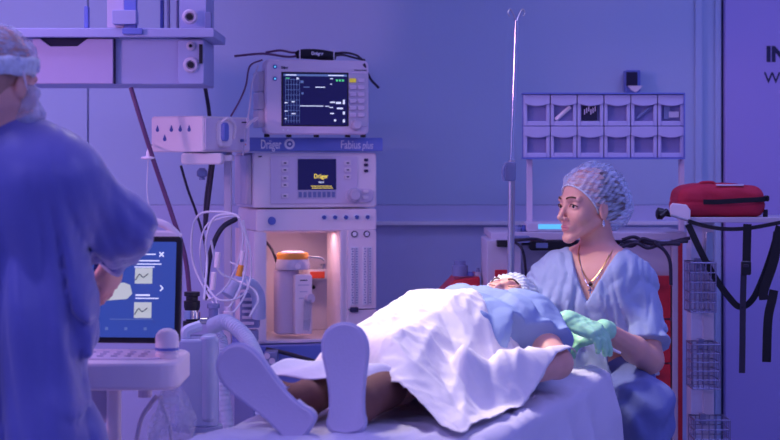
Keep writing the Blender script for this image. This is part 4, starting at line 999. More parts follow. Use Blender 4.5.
# low red table with blue containers, behind the patient's head
DL = 6.9
lt = empty('red_trolley_box', (0, 0, 0), 0, 'dark red case low behind the patient, in front of the back wall', 'case')
q = MB(); z0, z1 = W(0, 275, DL).z, W(0, 330, DL).z
q.prism([(W(430, 0, DL).x, z1), (W(480, 0, DL).x, z1), (W(480, 0, DL).x, W(0, 277, DL).z), (W(478, 0, DL).x, W(0, 277, DL).z), (W(455, 0, DL).x, W(0, 280, DL).z), (W(436, 0, DL).x, W(0, 300, DL).z)], (DL, DL+.35), M['redcase'] if 'redcase' in M else M['red'])
q.build('shell', lt, True, bevel=.01)
MB().box((W(455, 0, DL).x, DL+.18, z1/2), (.3, .3, z1), M['slate']).build('base', lt, True, bevel=.01)
front_box(MB(), 495, 508, 270, 281, 6.60, .02, M['red'], .004).build('red_label', sd, True)
zl_ = W(0, 277, DL).z
for i, (px, w_, y0, m, lab) in enumerate(((462, 16, 261, 'slate', 'largest blue jar on the dark red case'), (474, 8, 272, 'blue', 'low blue pot on the dark red case'), (482, 7, 272, 'plas2', 'low grey pot on the dark red case'), (482, 4., 268, 'slate', 'narrow bottle at the right end of the dark red case'))):
    a = W(px-(4 if i else 2), y0, DL+.06); r = w_/2/(F/DL); b0 = zl_ if px > 470 else W(0, 279.5, DL).z
    o = MB().lathe((a.x, a.y, zl_+.0005), (0, 0, 1), [(0, r), ((a.z-zl_)*.7, r), ((a.z-zl_)*.75, r*.7), (a.z-zl_, r*.75), (a.z-zl_, .001)], M[m], 20).build('container')
    tag(o, lab, 'container')

# ================================================================ shelf with the red bag
DS = 6.55
sh = empty('accessory_shelf', (W(720, 217, DS).x, DS+.2, W(0, 222, DS).z), 0, 'narrow pale shelf that carries the red bag, on an upright with rail', 'shelf')
front_box(MB(), 690, 800, 217.5, 222.5, DS, .30, M['plas2'], .004).build('shelf_board', sh, True)
bp_ = MB(); bp_.prism([(W(670, 0, DS).x, W(0, 216, DS).z), (W(690, 0, DS).x, W(0, 222, DS).z), (W(690, 0, DS).x, W(0, 210, DS).z), (W(686, 0, DS).x, W(0, 204.5, DS).z), (W(672, 0, DS).x, W(0, 203, DS).z), (W(669.5, 0, DS).x, W(0, 206, DS).z)], (DS-.012, DS+.0), M['plas'])
bp_.build('corner_plate', sh, True, bevel=.003)
MB().tube([W(671, 215, DS-.02), W(690, 221, DS-.02), W(703, 226, DS-.02)], .004, M['steel']).build('wire_guard', sh, True)
MB().lathe(W(663, 214, DS+.02), (-1, 0, .1), [(-.03, .008), (0, .008), (.0, .020), (.02, .022), (.026, .012)], M['black'], 16).build('clamp_knob', sh, True)
MB().cyl(W(667, 211, DS+.02), W(660, 217, DS+.0), .011, M['black'], n=12).build('clamp_lever', sh, True)
front_box(MB(), 691, 714, 222.5, 480, DS+.06, .10, M['band'], .003).build('upright', sh, True)
front_box(MB(), 703, 714, 222.5, 480, DS+.05, .012, M['plas2'], .002).build('rail', sh, True)
MB().box((W(702, 0, DS).x, DS+.2, .05), (.10, .30, .06), M['slate']).build('foot', sh, True, bevel=.01)
front_box(MB(), 706, 713, 232, 262, DS+.03, .03, M['steel'], .004).build('clamp', sh, True)
# bag
bg = empty('emergency_bag', (W(724, 0, DS).x, DS+.15, W(0, 217.4, DS).z), 0, 'bright red emergency bag with a black zip band lying on the shelf', 'bag')
kb = F/DS
prims = []
bcx, bz = W(724, 0, DS).x, W(0, 217.4, DS).z
fx = axis_lin(bcx-.2, bcx+.2, .005); fy = axis_lin(DS+.0, DS+.30, .006); fz = axis_lin(bz-.01, bz+.15, .0035)
fd_ = Field(fx, fy, fz); X, Y, Z = fd_.pts((slice(None),)*3)
hw = .168; u_ = (X-bcx)/hw; topz = .116+.006*np.cos(u_*2.2)-.008*(np.abs(u_) > 2)
rr = .045
qx = np.abs(X-bcx)-(hw-rr-.012*np.clip((Z-bz-.06)/.06, 0, 1)); qy = np.abs(Y-DS-.15)-(.125-rr); qz = np.abs(Z-bz-topz/2)-(topz/2-rr*.8)
d_ = np.sqrt(np.maximum(qx, 0)**2+np.maximum(qy, 0)**2+np.maximum(qz*1.1, 0)**2)+np.minimum(np.maximum(qx, np.maximum(qy, qz)), 0)-rr*.9
d_ += .0022*np.sin(X*55+Z*30)*np.sin(Z*70+1)+.0030*np.exp(-((Z-bz-.055)/.004)**2)
fd_.V = d_.astype(np.float32)
body_ = sdf_obj('body', fd_, M['redfab'], bg)
b0 = bz+.058
bandp = []
for t in np.linspace(0, 1, 26):
    a = t*math.pi*.5
    bandp.append(t)
zp = MB(); zp.ribbon([(bcx-.072, DS+.0185, b0-.002), (bcx-.02, DS+.0155, b0-.002), (bcx+.06, DS+.0155, b0+.003), (bcx+.125, DS+.020, b0+.006), (bcx+.158, DS+.045, b0+.008), (bcx+.167, DS+.09, b0+.009)], Vector((0, 0, 1)), .018, .008, M['web'])
zp.build('zip_band', bg, True)
MB().rbox((bcx+.168, DS+.06, b0+.010), (.012, .04, .022), M['black'], .006).build('buckle', bg, True)
hp_ = MB().tube([(bcx-.08, DS+.08, bz+.118), (bcx-.065, DS+.08, bz+.126), (bcx-.03, DS+.08, bz+.127), (bcx-.015, DS+.08, bz+.120)], .005, M['redfab']); hp_.build('handle', bg, True)
MB().rbox((bcx+.03, DS+.05, bz+.117), (.10, .03, .006), M['plas3'], .003, axis='z').build('label_strip', bg, True)
MB().box((bcx+.163, DS+.06, bz+.012), (.012, .03, .03), M['web']).build('strap_end', bg, True)
# straps hanging from the shelf
st_ = empty('strap_harness', W(735, 224, DS-.03), 0, 'black webbing harness hanging in loops under the shelf', 'strap')
DH = DS-.04; vz_ = Vector((0, 0, 1)); vx = Vector((1, 0, 0))
def strap(nm, pts, wd, w_, m='web', d=DH):
    return MB().ribbon([W(x, y, d+o) for (x, y, o) in pts], wd, w_, .003, M[m]).build(nm, st_, True)
strap('top_strap', [(688, 221, 0), (705, 226, -.01), (725, 229, -.015), (750, 228, -.01), (778, 223, 0), (800, 219, 0)], Vector((0, .2, 1)), .014)
strap('loop_strap', [(688, 224, -.005), (700, 250, -.015), (714, 276, -.02), (728, 296, -.02), (740, 307, -.022), (752, 300, -.02), (762, 280, -.018), (772, 252, -.01), (779, 226, 0)], (Vector((1, .2, .6)), Vector((1, .2, -.3))), .024)
strap('upper_strap', [(747.5, 224, -.03), (747, 240, -.03), (746.5, 262, -.03)], vx, .030)
sp_ = strap('grey_strap', [(744, 262, -.03), (743, 300, -.03), (742.5, 340, -.03), (742, 373, -.03)], vx, .022, 'cable')
strap('tail_strap', [(774, 290, -.03), (772, 300, -.03), (768, 320, -.03), (766.5, 362, -.03)], vx, .032)
strap('side_strap', [(778, 232, -.025), (774, 260, -.025), (764, 290, -.028), (764, 300, -.03)], vx, .034)
bk = MB().rbox(W(746, 268, DH-.035), (.036, .012, .05), M['black'], .006).build('buckle', st_, True)
MB().rbox(W(746, 266, DH-.043), (.018, .006, .012), M['cable'], .003).build('release', bk, True)
# wire baskets on the upright
for bi, (y0, y1, x0, x1, lab) in enumerate(((262, 311, 688, 713, 'top wire basket on the upright, highest of three'), (343, 387, 690, 717, 'middle wire basket on the upright between two others'), (418, 466, 692, 727, 'lowest wire basket at the bottom edge of the picture'))):
    db = DS-.03; A, B_ = W(x0, y0, db), W(x1, y1, db); bk = empty('wire_basket', ((A.x+B_.x)/2, db, B_.z), 0, lab, 'basket', 'wire baskets on the upright'); m_ = MB(); m_.mats = []
    r_ = .0022; y_a, y_b = db-.06, db+.075
    rim = [(A.x, y_a), (B_.x, y_a), (B_.x, y_b), (A.x, y_b)]
    MB().tube([(x, y, A.z) for x, y in rim+[rim[0]]], .0035, M['wire'], smooth=0).build('rim', bk, True)
    nz = 5
    for k in range(1, nz+1):
        z = A.z+(B_.z-A.z)*k/nz; m_.tube([(x*1.0, y, z) for x, y in rim+[rim[0]]], r_, M['wire'], 6, smooth=0)
    n1 = 5
    for k in range(n1+1):
        x = A.x+(B_.x-A.x)*k/n1; m_.tube([(x, y_a, A.z), (x, y_a, B_.z), (x, y_b, B_.z), (x, y_b, A.z)], r_, M['wire'], 6, smooth=0)
    for k in range(1, 4):
        y = y_a+(y_b-y_a)*k/4; m_.tube([(A.x, y, A.z), (A.x, y, B_.z), (B_.x, y, B_.z), (B_.x, y, A.z)], r_, M['wire'], 6, smooth=0)
    m_.build('wire_grid', bk, True)
    front_box(MB(), x0+8, x0+14, y0-4, y0+6, DS+.03, .03, M['wire'], .003).build('hanger', bk, True)
# ================================================================ bed
EB = Vector((.33, .944, 0)).normalized(); NB = Vector((EB.y, -EB.x, 0)); B0 = Vector((-.17, 4.06, 0))-NB*.022; ZM = .7475
HWB = .342; LB = 1.64
def BW(u, v, z): return B0+EB*u+NB*v+Vector((0, 0, z))
rzb = math.atan2(EB.y, EB.x)      # local x runs along the bed
bed = empty('hospital_bed', B0, rzb, 'wheeled hospital bed the patient lies on, white linen hanging over its side', 'bed')
def smst(x, a, b):
    t = np.clip((x-a)/(b-a), 0, 1); return t*t*(3-2*t)
def bed_top(u): return ZM+.02*smst(u, 1.15, 1.7)
MB().rbox((LB/2, 0, ZM-.085), (LB-.02, HWB*2-.02, .13), M['plas2'], .06, axis='z').build('mattress', bed)
bm_ = MB()
for v in (-.27, .27): bm_.box((LB/2, v, ZM-.18), (LB-.1, .04, .05), M['steel'])
for u in (.08, .8, 1.6): bm_.box((u, 0, ZM-.18), (.05, .54, .04), M['steel'])
bm_.build('frame', bed, bevel=.004)
MB().box((LB/2, 0, .30), (LB-.5, .34, .16), M['plas2']).build('base_cover', bed, bevel=.02)
for u in (.45, 1.3): MB().cyl((u, 0, .35), (u, 0, ZM-.19), .05, M['steel']).build('lift_column', bed)
for (u, v) in ((.3, -.2), (.3, .2), (1.45, -.2), (1.45, .2)):
    MB().cyl((u, v, .25), (u, v, .12), .02, M['steel']).build('leg', bed); MB().cyl((u, v-.015, .06), (u, v+.015, .06), .06, M['rubber'], n=20).build('caster', bed)
# linen: covers the top, hangs over both sides and the foot end
def nz(x, y, s=0):
    return (np.sin(x*7.1+2.3*np.sin(y*5.3+s)+s)+.6*np.sin(y*11.7+1.7*np.sin(x*6.1-s)+2*s)+.35*np.sin((x+y)*23+s*3+1.5*np.sin(y*13)))/1.95
def ridged(x, k): return 1-2*np.abs(((x*k) % 1)-.5)*2
us_ = np.concatenate([np.linspace(-.20, 0, 8)[:-1], np.linspace(0, LB, 110)]); vs_ = np.concatenate([-HWB-np.linspace(.42, 0, 14)[:-1], np.linspace(-HWB, HWB, 46), HWB+np.linspace(0, .46, 26)[1:]])
P = np.zeros((len(us_), len(vs_), 3))
UU_, VV_ = np.meshgrid(np.maximum(us_, 0), np.clip(vs_, -HWB, HWB), indexing='ij')
WR = .0050*creases(UU_*5+VV_*6, VV_*7-UU_*2, UU_*0+.4, 21)+.0015*creases(UU_*14, VV_*15, UU_*0+.8, 22)
for i, u in enumerate(us_):
    for j, v in enumerate(vs_):
        over = max(0, abs(v)-HWB); fo = max(0, -u); uu = max(u, 0); vv = max(-HWB, min(HWB, v)); sg = 1 if v > 0 else -1
        z = bed_top(uu)-over-fo
        e = HWB-abs(vv); z -= .018*math.exp(-e/.018) if over == 0 else .018
        e2 = uu; z -= .014*math.exp(-e2/.02) if fo == 0 else .014
        z += WR[i, j]
        outv = 0
        if over > 0: outv = min(1, over/.12)*(.012*math.sin(uu*16+2*math.sin(uu*5.2))+.010*math.sin(uu*31+1)*min(1, over/.3)+.02)+.05*over
        outu = (.012*math.sin(vv*22)+.03)*min(1, fo/.05) if fo > 0 else 0
        p = BW(uu-outu, vv+sg*outv, z); P[i, j] = p
sheet_o = tag(grid_mesh('bed_sheet', P, M['sheet'], flip=True), 'pale violet lit bed sheet hanging over the near side of the bed', 'bed sheet')
# pillow under the cap
EP = Vector((.411, .912, 0)).normalized(); NP_ = Vector((EP.y, -EP.x, 0)); F0 = Vector((-.205, 4.35, 0))
def PW(u, v, z): return F0+EP*u+NP_*v+Vector((0, 0, ZM+z))
RP = np.array([NP_, EP, Vector((0, 0, 1))])      # rows: across (towards camera), along, up
HC = PW(1.375, -.0, .188)
pc = Vector((HC.x, HC.y, 0))+EP*.02
pz0 = .80
pil = [prim_ell((pc.x, pc.y, ZM+.055), (.19, .13, .055), RP, .02)]
f_ = field_for(pil, .008); f_.disp(lambda x, y, z: .004*np.sin(x*50+3*np.sin(y*30))); tag(sdf_obj('pillow', f_, M['sheet']), 'white pillow under the capped head of the patient', 'pillow')

# ================================================================ patient
def pw(u, v, z): return np.array(PW(u, v, z))
# head lies on the pillow, face up, a little turned to the camera side; crown away from the feet
fwd = Vector((0, 0, 1))*.84+NP_*.06-EP*.53; up_ = EP*.85+Vector((0, 0, .52))
RH = rotm(fwd, up_)
pb = head_prims(HC, RH, .98)
hl = lambda p: np.array(HC)+np.array(p) @ RH
pb += [prim_cone(hl((0, -.02, -.05)), pw(1.19, 0, .175), .050, .055, .03)]
pb += chain([pw(1.12, -.13, .15), pw(1.12, .13, .15)], [.085, .085], .05) + chain([pw(1.05, 0, .13), pw(.85, 0, .105), pw(.62, 0, .10)], [.11, .09, .095], .06)
pb += chain([pw(1.05, -.07, .13), pw(.86, -.05, .12)], [.10, .09], .06)+chain([pw(1.05, .07, .13), pw(.86, .05, .12)], [.10, .09], .06)
for s_ in (-1, 1):
    pb += chain([pw(.62, s_*.09, .10), pw(.36, s_*.080, .072), pw(.10, s_*.075+.02, .058)], [.075, .046, .040], .04)
    pb += chain([pw(.10, s_*.075+.02, .055), pw(.055, s_*.0825+.0125, .05), pw(.065, -.165 if s_ < 0 else .088, .11)], [.040, .038, .028], .02)
# near arm: shoulder, elbow on the mattress, forearm back under the drape
sh_ = pw(1.12, .17, .18); el = np.array(W(557, 363, 5.04)); wr = np.array(W(520, 372, 4.86)); wr[2] = ZM+.07
pb += chain([sh_, el], [.052, .042], .03)+chain([el, wr], [.042, .030], .02)
hp1, _ = hand_prims(wr, Vector(wr)-Vector(el), (0, 0, 1), 1, (.3, .4, .3), s=.95)
pb += hp1
sh2 = pw(1.12, -.17, .15); el2 = pw(.86, -.24, .06); wr2 = pw(.64, -.17, .06)
pb += chain([sh2, el2, wr2], [.055, .044, .030], .03)
hp2, _ = hand_prims(wr2, Vector(wr2)-Vector(el2), (0, 0, 1), -1, (.3, .4, .3), s=.95); pb += hp2
hz = (np.array(HC)-.13, np.array(HC)+.14)
f_ = field_for(pb, .007, fine=hz, hf=.0028)
me_ = f_
patient = sdf_obj('person', me_, [M['skin'], M['lips'], M['skin2']], None,
    pick=lambda c: np.where(np.linalg.norm(((c-hl((0, .10, -.063))) @ RH.T)/np.array([.026, .016, .011]), axis=1) < 1, 1, 0))
tag(patient, 'patient lying on the bed in blue gown and white bouffant cap, face up', 'person')
# eyelids closed: lashes and brows
for sx_ in (-1, 1):
    MB().tube([hl((sx_*(.020+.008*t), .0885+.003*math.sin(math.pi*t/3), .0015-.003*math.sin(math.pi*t/3))) for t in range(4)], .0012, M['brow']).build('eyelashes', patient, True)
    MB().ribbon([hl((sx_*x, y, z)) for x, y, z in ((.014, .099, .024), (.030, .094, .031), (.046, .080, .027))], Vector(RH[2]), .006, .002, M['brow']).build('eyebrow', patient, True)
# cap
cpm = [prim_ell(hl((0, -.028, .052)), (.094, .108, .098), RH, .01)]
f_ = field_for(cpm, .004, pad=.03)
f_.disp(lambda x, y, z: .0035*np.sin(40*np.arctan2((x-HC.x)*RH[0][0]+(y-HC.y)*RH[0][1]+(z-HC.z)*RH[0][2], (x-HC.x)*RH[2][0]+(y-HC.y)*RH[2][1]+(z-HC.z)*RH[2][2]))+.003*np.sin(x*90+y*70)*np.sin(z*80))
def capcut(Rm, c, pt, n):
    pt = np.array(c)+np.array(pt) @ Rm; n = np.array(n, float) @ Rm; n /= np.linalg.norm(n)
    return lambda x, y, z: (x-pt[0])*n[0]+(y-pt[1])*n[1]+(z-pt[2])*n[2]
f_.cut(capcut(RH, HC, (0, .070, .048), (0, .78, -.62)))
sdf_obj('bouffant_cap', f_, M['capw'], patient)
# gown: covers chest, shoulders and the near upper arm
gp = chain([pw(1.15, -.13, .155), pw(1.15, .13, .155)], [.088, .088], .05)+chain([pw(1.05, 0, .135), pw(.85, 0, .11), pw(.66, 0, .09)], [.115, .095, .085], .06)
gp += chain([pw(1.05, -.08, .135), pw(.84, -.06, .11)], [.11, .09], .06)+chain([pw(1.05, .08, .14), pw(.84, .08, .11)], [.115, .095], .06)
mid = sh_+(el-sh_)*.60
gp += chain([sh_, mid], [.078, .072], .05)+chain([sh2, sh2+(el2-sh2)*.7], [.075, .07], .05)
gp += [prim_ell(pw(1.14, .0, .17), (.13, .20, .105), RP, .05), prim_ell(pw(.98, .15, .17), (.10, .16, .085), RP, .06), prim_ell(pw(.90, .0, .15), (.17, .17, .105), RP, .06)]
f_ = field_for(gp, .006, pad=.04)
ex_ = np.array(EP); nx_ = np.array(NP_)
def gfold(x, y, z):
    u = (x-F0.x)*ex_[0]+(y-F0.y)*ex_[1]; v = (x-F0.x)*nx_[0]+(y-F0.y)*nx_[1]
    a = np.sin((u*1.0+v*.9)*38+2.2*np.sin(v*11)+z*22); b = np.sin((u*.4-v*1.1)*55+2*np.sin(u*13)+z*40)
    return .010*creases(u*8+v*6, v*7-u*3, z*4, 3, sharp=1.)+.0018*creases(u*20, v*22, z*14, 8)
f_.disp(gfold)
ax_ = (el-sh_)/np.linalg.norm(el-sh_)
def hemcut(x, y, z):
    d1 = (x-mid[0])*ax_[0]+(y-mid[1])*ax_[1]+(z-mid[2])*ax_[2]-.015
    near = np.sqrt((x-mid[0])**2+(y-mid[1])**2+(z-mid[2])**2)-.16
    return np.maximum(d1, -1) * (near < 0) + (near >= 0)*-1.0
f_.cut(hemcut)
f_.cut(lambda x, y, z: (ZM+.004)-z)
sdf_obj('hospital_gown', f_, M['pgown'], patient)
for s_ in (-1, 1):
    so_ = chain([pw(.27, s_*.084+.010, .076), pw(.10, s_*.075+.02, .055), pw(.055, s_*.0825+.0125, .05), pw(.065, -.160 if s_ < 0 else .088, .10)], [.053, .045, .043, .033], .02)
    f_ = field_for(so_, .005); sdf_obj('ankle_shade', f_, M['ankle_shade'], patient)  # dark brown shell paints the shade on the bare ankles
# slippers: a flat sole seen from below with a soft upper
def slipper(cx_, cy_, ang, splay, heelz, L_=.262, mirror=1):
    """sole plane nearly upright, facing the camera; outline length L_, heel at the bottom"""
    z = Vector((0, 0, 1))
    prof = [(0, 0.0), (.025, .6), (.06, .80), (.12, .84), (.18, .76), (.35, .74), (.55, .86), (.72, 1.0), (.84, .98), (.93, .78), (.98, .45), (1.0, .0)]
    hw_ = .054
    out = [(-w_*hw_-.004*mirror*math.sin(math.pi*t), t*L_) for t, w_ in prof]+[(w_*hw_-.004*mirror*math.sin(math.pi*t), t*L_) for t, w_ in prof[-2:0:-1]]
    return out
def build_slipper(heel, tip_dir, back_dir, mirror, lab, L_=.262):
    tip = Vector(tip_dir).normalized(); bk_ = Vector(back_dir).normalized(); bk_ = (bk_-tip*bk_.dot(tip)).normalized(); sd = tip.cross(bk_)
    out = slipper(0, 0, 0, 0, 0, L_, mirror=mirror); cu = catmull([Vector((a, 0, b)) for a, b in out+out[:1]], 4)[:-1]
    pts = [(q.x, q.z) for q in cu]; mb = MB(); n = len(pts)
    cx0 = sum(p[0] for p in pts)/n; cz0 = sum(p[1] for p in pts)/n
    def ring(k, y, f=1.0): return [Vector(heel)+sd*(cx0+(p[0]-cx0)*f)+tip*(cz0+(p[1]-cz0)*(1-(1-f)*.35))+bk_*y for p in pts]
    rings = [ring(0, .0, .86), ring(0, -.001, .93), ring(0, .002, .985), ring(0, .006, 1.0), ring(0, .013, 1.0), ring(0, .016, .97)]
    vs = [v for r_ in rings for v in r_]; fs = [[j*n+i, j*n+(i+1) % n, (j+1)*n+(i+1) % n, (j+1)*n+i] for j in range(len(rings)-1) for i in range(n)]
    fs += [list(range(n))[::-1], [(len(rings)-1)*n+i for i in range(n)]]
    mb.add(vs, fs, M['shoe'])
    o = mb.build('slipper', None, True, ang=60)
    tag(o, lab, 'slipper', 'pale slippers on the feet of the patient')
    # soft upper: a shallow shell over the toes and around the heel
    um = MB(); rr_ = [(.014, 1.0, 0), (.030, 1.01, 0), (.050, .93, .0), (.066, .74, 0), (.074, .45, 0), (.076, .10, 0)]
    tp = [p for p in pts]; vs = []
    for (y, f, _) in rr_: vs += [Vector(heel)+sd*(cx0+(p[0]-cx0)*f)+tip*((p[1]-.19)*f+.19 if p[1] > .11 else .11+(p[1]-.11)*0+(.19-.11)*(1-f)*0)+bk_*y for p in tp]
    fs = [[j*n+i, j*n+(i+1) % n, (j+1)*n+(i+1) % n, (j+1)*n+i] for j in range(len(rr_)-1) for i in range(n)]+[[(len(rr_)-1)*n+i for i in range(n)]]
    um.add(vs, fs, M['shoee']); um.build('upper', o, True, ang=60)
    hb = MB(); vs = []
    sel = [p for p in pts]
    low = [p for p in pts if p[1] < .075]; low.sort(key=lambda p: math.atan2(p[1]-.09, p[0]-cx0)); nn = len(low)
    for y in (.012, .045): vs += [Vector(heel)+sd*p[0]+tip*p[1]+bk_*y for p in low]
    hb.add(vs, [[i, i+1, nn+i+1, nn+i] for i in range(nn-1)], M['shoee']); ho = hb.build('heel_band', o, True, ang=80)
    q = ho.modifiers.new('thick', 'SOLIDIFY'); q.thickness = .004
    rim = MB(); rim.tube([Vector(heel)+sd*p[0]+tip*p[1]+bk_*.009 for p in pts+pts[:2]], .0042, M['shoee'], 8, smooth=0); rim.build('welt', o, True, ang=80)
    return o
# right slipper in the picture: upright; left one: splayed outwards
h1 = W(346, 434, 4.29); build_slipper(h1, (-.03, .10, 1), (.12, 1, .0), 1, 'upright pale slipper nearest the white drape')
h2 = W(306, 434, 4.27); build_slipper(h2, (-.71, .12, .68), (.10, 1, .12), -1, 'splayed pale slipper leaning out to the hoses', .280)
# trouser hem / under blanket over the ankles
def strip(name, pts_a, pts_b, m, n, lab, cat, nv=14, wob=.004, parent=None):
    A = catmull(pts_a, n); B = catmull(pts_b, n); P = np.zeros((len(A), nv, 3))
    for i in range(len(A)):
        for j in range(nv):
            t = j/(nv-1); p = A[i].lerp(B[i], t); p.z += wob*math.sin(i*.7+5*t)+.0; P[i, j] = p
    return tag(grid_mesh(name, P, m, parent, True, thick=.003), lab, cat)

# ================================================================ drape over the patient
NU, NV = 130, 110; P = np.zeros((NU, NV, 3))
S, T = np.meshgrid(np.linspace(0, 1, NU), np.linspace(0, 1, NV), indexing='ij')
def lerpk(t, ks): return np.interp(t, [k[0] for k in ks], [k[1] for k in ks])
vL = lerpk(S, [(0, -.22), (1, -.24)])
vN = lerpk(S, [(0, .40), (.15, .37), (.5, .36), (.9, .36), (1, .38)])
V = vL+(vN-vL)*T
uF = lerpk(T, [(0, .34), (.3, .31), (.46, .24), (.6, .20), (.8, .12), (1, .02)])
uH = lerpk(T, [(0, .78), (.35, .85), (.6, .92), (1, .93)])
U = uF+(uH-uF)*S
Hc = lerpk(U, [(-.1, .12), (.12, .15), (.22, .155), (.35, .185), (.5, .210), (.65, .236), (.85, .272), (1.0, .285)])
foot = smst(U, .05, .30)
vc = .0
side = lerpk(U, [(0, .16), (.4, .12), (.9, .115)]); out_ = lerpk(U, [(0, .40), (.4, .30), (.7, .28), (.95, .32)])
t_ = np.clip((V-side*.6)/(out_-side*.6), 0, 1)
prof_ = np.where(V > side*.6, 1-(t_*t_*(3-2*t_))*.45-t_*.55, 1.0)
tl = np.clip((-.08-V)/.18, 0, 1); prof_ = np.where(V < -.08, 1-tl**1.3, prof_)
Zd = .012+Hc*np.clip(prof_, 0, 1)*(.55+.45*foot)
Zd += -.012*np.exp(-((V+.01)/.05)**2)*(1-smst(U, .5, .75))
# arm bump at the head end of the near edge
du_, dv_ = .90-.50, .35-.22
tt_ = np.clip(((U-.50)*du_+(V-.22)*dv_)/(du_*du_+dv_*dv_), 0, 1); dd_ = np.sqrt((U-.50-tt_*du_)**2+(V-.22-tt_*dv_)**2)
Zd = np.maximum(Zd, .135*np.exp(-(dd_/.085)**2.4))
# creases: ridges between two points in (u, v)
def ridge(u0, v0, u1, v1, h_, w_, sharp=1.):
    du, dv = u1-u0, v1-v0; L2 = du*du+dv*dv; t = np.clip(((U-u0)*du+(V-v0)*dv)/L2, 0, 1)
    d = np.sqrt((U-u0-t*du)**2+(V-v0-t*dv)**2); return h_*np.exp(-(d/w_)**(1.2*sharp+.2))*np.sin(math.pi*np.clip(t*.9+.05, 0, 1))**.5
for r_ in ((.88, .12, .28, .26, .030, .030), (.88, .12, .62, .27, .022, .02), (.60, .10, .30, .16, .012, .016), (.42, .02, .34, .24, .012, .015), (.9, .16, .78, .30, .018, .018), (.55, .20, .12, .36, .016, .022), (.70, .05, .50, .22, -.014, .025),
           (.30, -.05, .26, .12, .010, .012), (.75, .18, .45, .31, -.016, .022), (.40, .18, .22, .33, -.014, .02), (.80, -.05, .55, .06, .008, .014), (.65, -.05, .40, .03, .008, .012), (.50, .05, .46, .20, .009, .012), (.86, .24, .60, .32, .012, .014), (.25, .10, .10, .30, .012, .014)):
    Zd += ridge(*r_)
Zd *= 1-.45*(1-smst(S, 0, .16))*(1-smst(T, .45, .7))
Zd += .0045*creases(U*5+V*4, V*6-U*3, U*0+.3, 11, sharp=1.)*np.clip(prof_+.25, 0, 1)+.0022*creases(U*17, V*16, U*0+.7, 12)+.001*gnoise(U*40, V*40, U*0)
Zd = np.maximum(Zd, .010+.004*np.sin(U*30+V*20)+.004)
for i in range(NU):
    for j in range(NV): P[i, j] = PW(U[i, j], V[i, j], Zd[i, j])
drape = tag(grid_mesh('white_drape', P, M['drape'], flip=True, thick=.0015), 'creased white drape over the legs and belly of the patient, brightly lit', 'drape')
# pale cloth band across the ankles and a blue under-blanket edge
A = [PW(.30, -.28, .05), PW(.26, -.22, .122), PW(.25, -.10, .138), PW(.25, .03, .138), PW(.26, .12, .125), PW(.28, .15, .09)]
B = [PW(.14, -.25, .05), PW(.12, -.20, .100), PW(.12, -.08, .108), PW(.13, .04, .105), PW(.16, .10, .09), PW(.20, .13, .06)]
strip('trouser_hem', A, B, M['sheet'], 8, 'pale trouser hem crossing the ankles between the slippers', 'cloth')
# ================================================================ seated woman
def A3(v): return np.array(v, float)
def eyes(parent, c, Rm, s):
    for sx_ in (-1, 1):
        e = Vector(A3(c)+s*(A3((sx_*.032, .0755, .0045)) @ Rm)); f = Vector(Rm[1]); lk = (f+Vector(Rm[0])*(-.18)).normalized()
        m_ = MB(); m_.lathe(e-f*.012*s, f, [(.012*s*(1-math.cos(math.pi*k/12)), .012*s*math.sin(math.pi*k/12)) for k in range(13)], M['eyew'], 20)
        eo = m_.build('eye', parent, True, ang=80)
        MB().lathe(e+lk*.0105*s, lk, [(0, .0054*s), (.0016*s, .0040*s), (.0020*s, .001)], M['iris'], 16).build('iris', eo, True)
        P_ = lambda x, y, z: Vector(A3(c)+s*(A3((sx_*x, y, z)) @ Rm))
        MB().tube([P_(.0195, .0885, .0035), P_(.026, .0915, .0100), (P_(.034, .0915, .0115)), P_(.041, .0865, .0085), P_(.0475, .0790, .0035)], .0017*s, M['brow'], 6).build('eyelashes', parent, True)
        MB().ribbon([P_(.013, .0985, .0290), P_(.024, .0965, .0330), P_(.036, .0885, .0335), P_(.050, .0765, .0270)], Vector(Rm[2]), .0048*s, .002, M['brow']).build('eyebrow', parent, True)
def lip_pick(c, Rm, s):
    return lambda q: np.where(np.linalg.norm(((q-(A3(c)+s*(A3((0, .0975, -.0630)) @ Rm))) @ Rm.T)/(A3([.022, .012, .0088])*s), axis=1) < 1, 1, 0)
HW_ = A3(W(588, 208, 6.0)); SW = 1.05
RW = rotm((-.84, -.54, .015), (-.03, 0, 1))
wl_ = lambda p: HW_+SW*(A3(p) @ RW)
TF = Vector((-.30, -.95, 0)).normalized(); TR = Vector((-TF.y, TF.x, 0))     # torso forward, and its image-right side
wb = head_prims(HW_, RW, SW)
nb_ = A3(W(600, 262, 6.03))
wb += [prim_cone(wl_((0, -.030, -.045)), nb_, .046, .054, .03), prim_cone(wl_((0, -.02, -.02)), nb_, .046, .052, .02)]
shL = A3(W(543, 286, 6.02)); shR = A3(W(641, 283, 5.98)); tc = (shL+shR)/2
def T3(lat, fw, z): return np.array(Vector((tc[0], tc[1], 0))+TR*lat+TF*fw+Vector((0, 0, z)))
wb += [prim_cone(nb_, T3(-.10, 0, 1.035), .055, .050, .05), prim_cone(nb_, T3(.10, 0, 1.035), .055, .050, .05)]
wb += chain([T3(-.10, .0, 1.0), T3(.10, .0, 1.0)], [.085, .085], .05)+chain([T3(-.05, .01, .98), T3(-.05, .0, .70)], [.10, .085], .06)+chain([T3(.05, .01, .98), T3(.05, .0, .70)], [.10, .085], .06)
wb += chain([T3(-.07, -.02, .64), T3(.07, -.02, .64)], [.11, .11], .06)+[prim_ell(T3(-.06, .07, .93), (.055, .05, .055), None, .04), prim_ell(T3(.06, .07, .93), (.055, .05, .055), None, .04)]
elR = A3(W(650, 360, 5.84)); wrR = A3(W(604, 329, 5.64)); elL = A3(W(514, 344, 5.84)); wrL = A3(W(568, 320, 5.46))
wb += chain([shR, elR], [.046, .043], .03)+chain([elR, elR+(wrR-elR)*.35, wrR], [.042, .041, .025], .02)
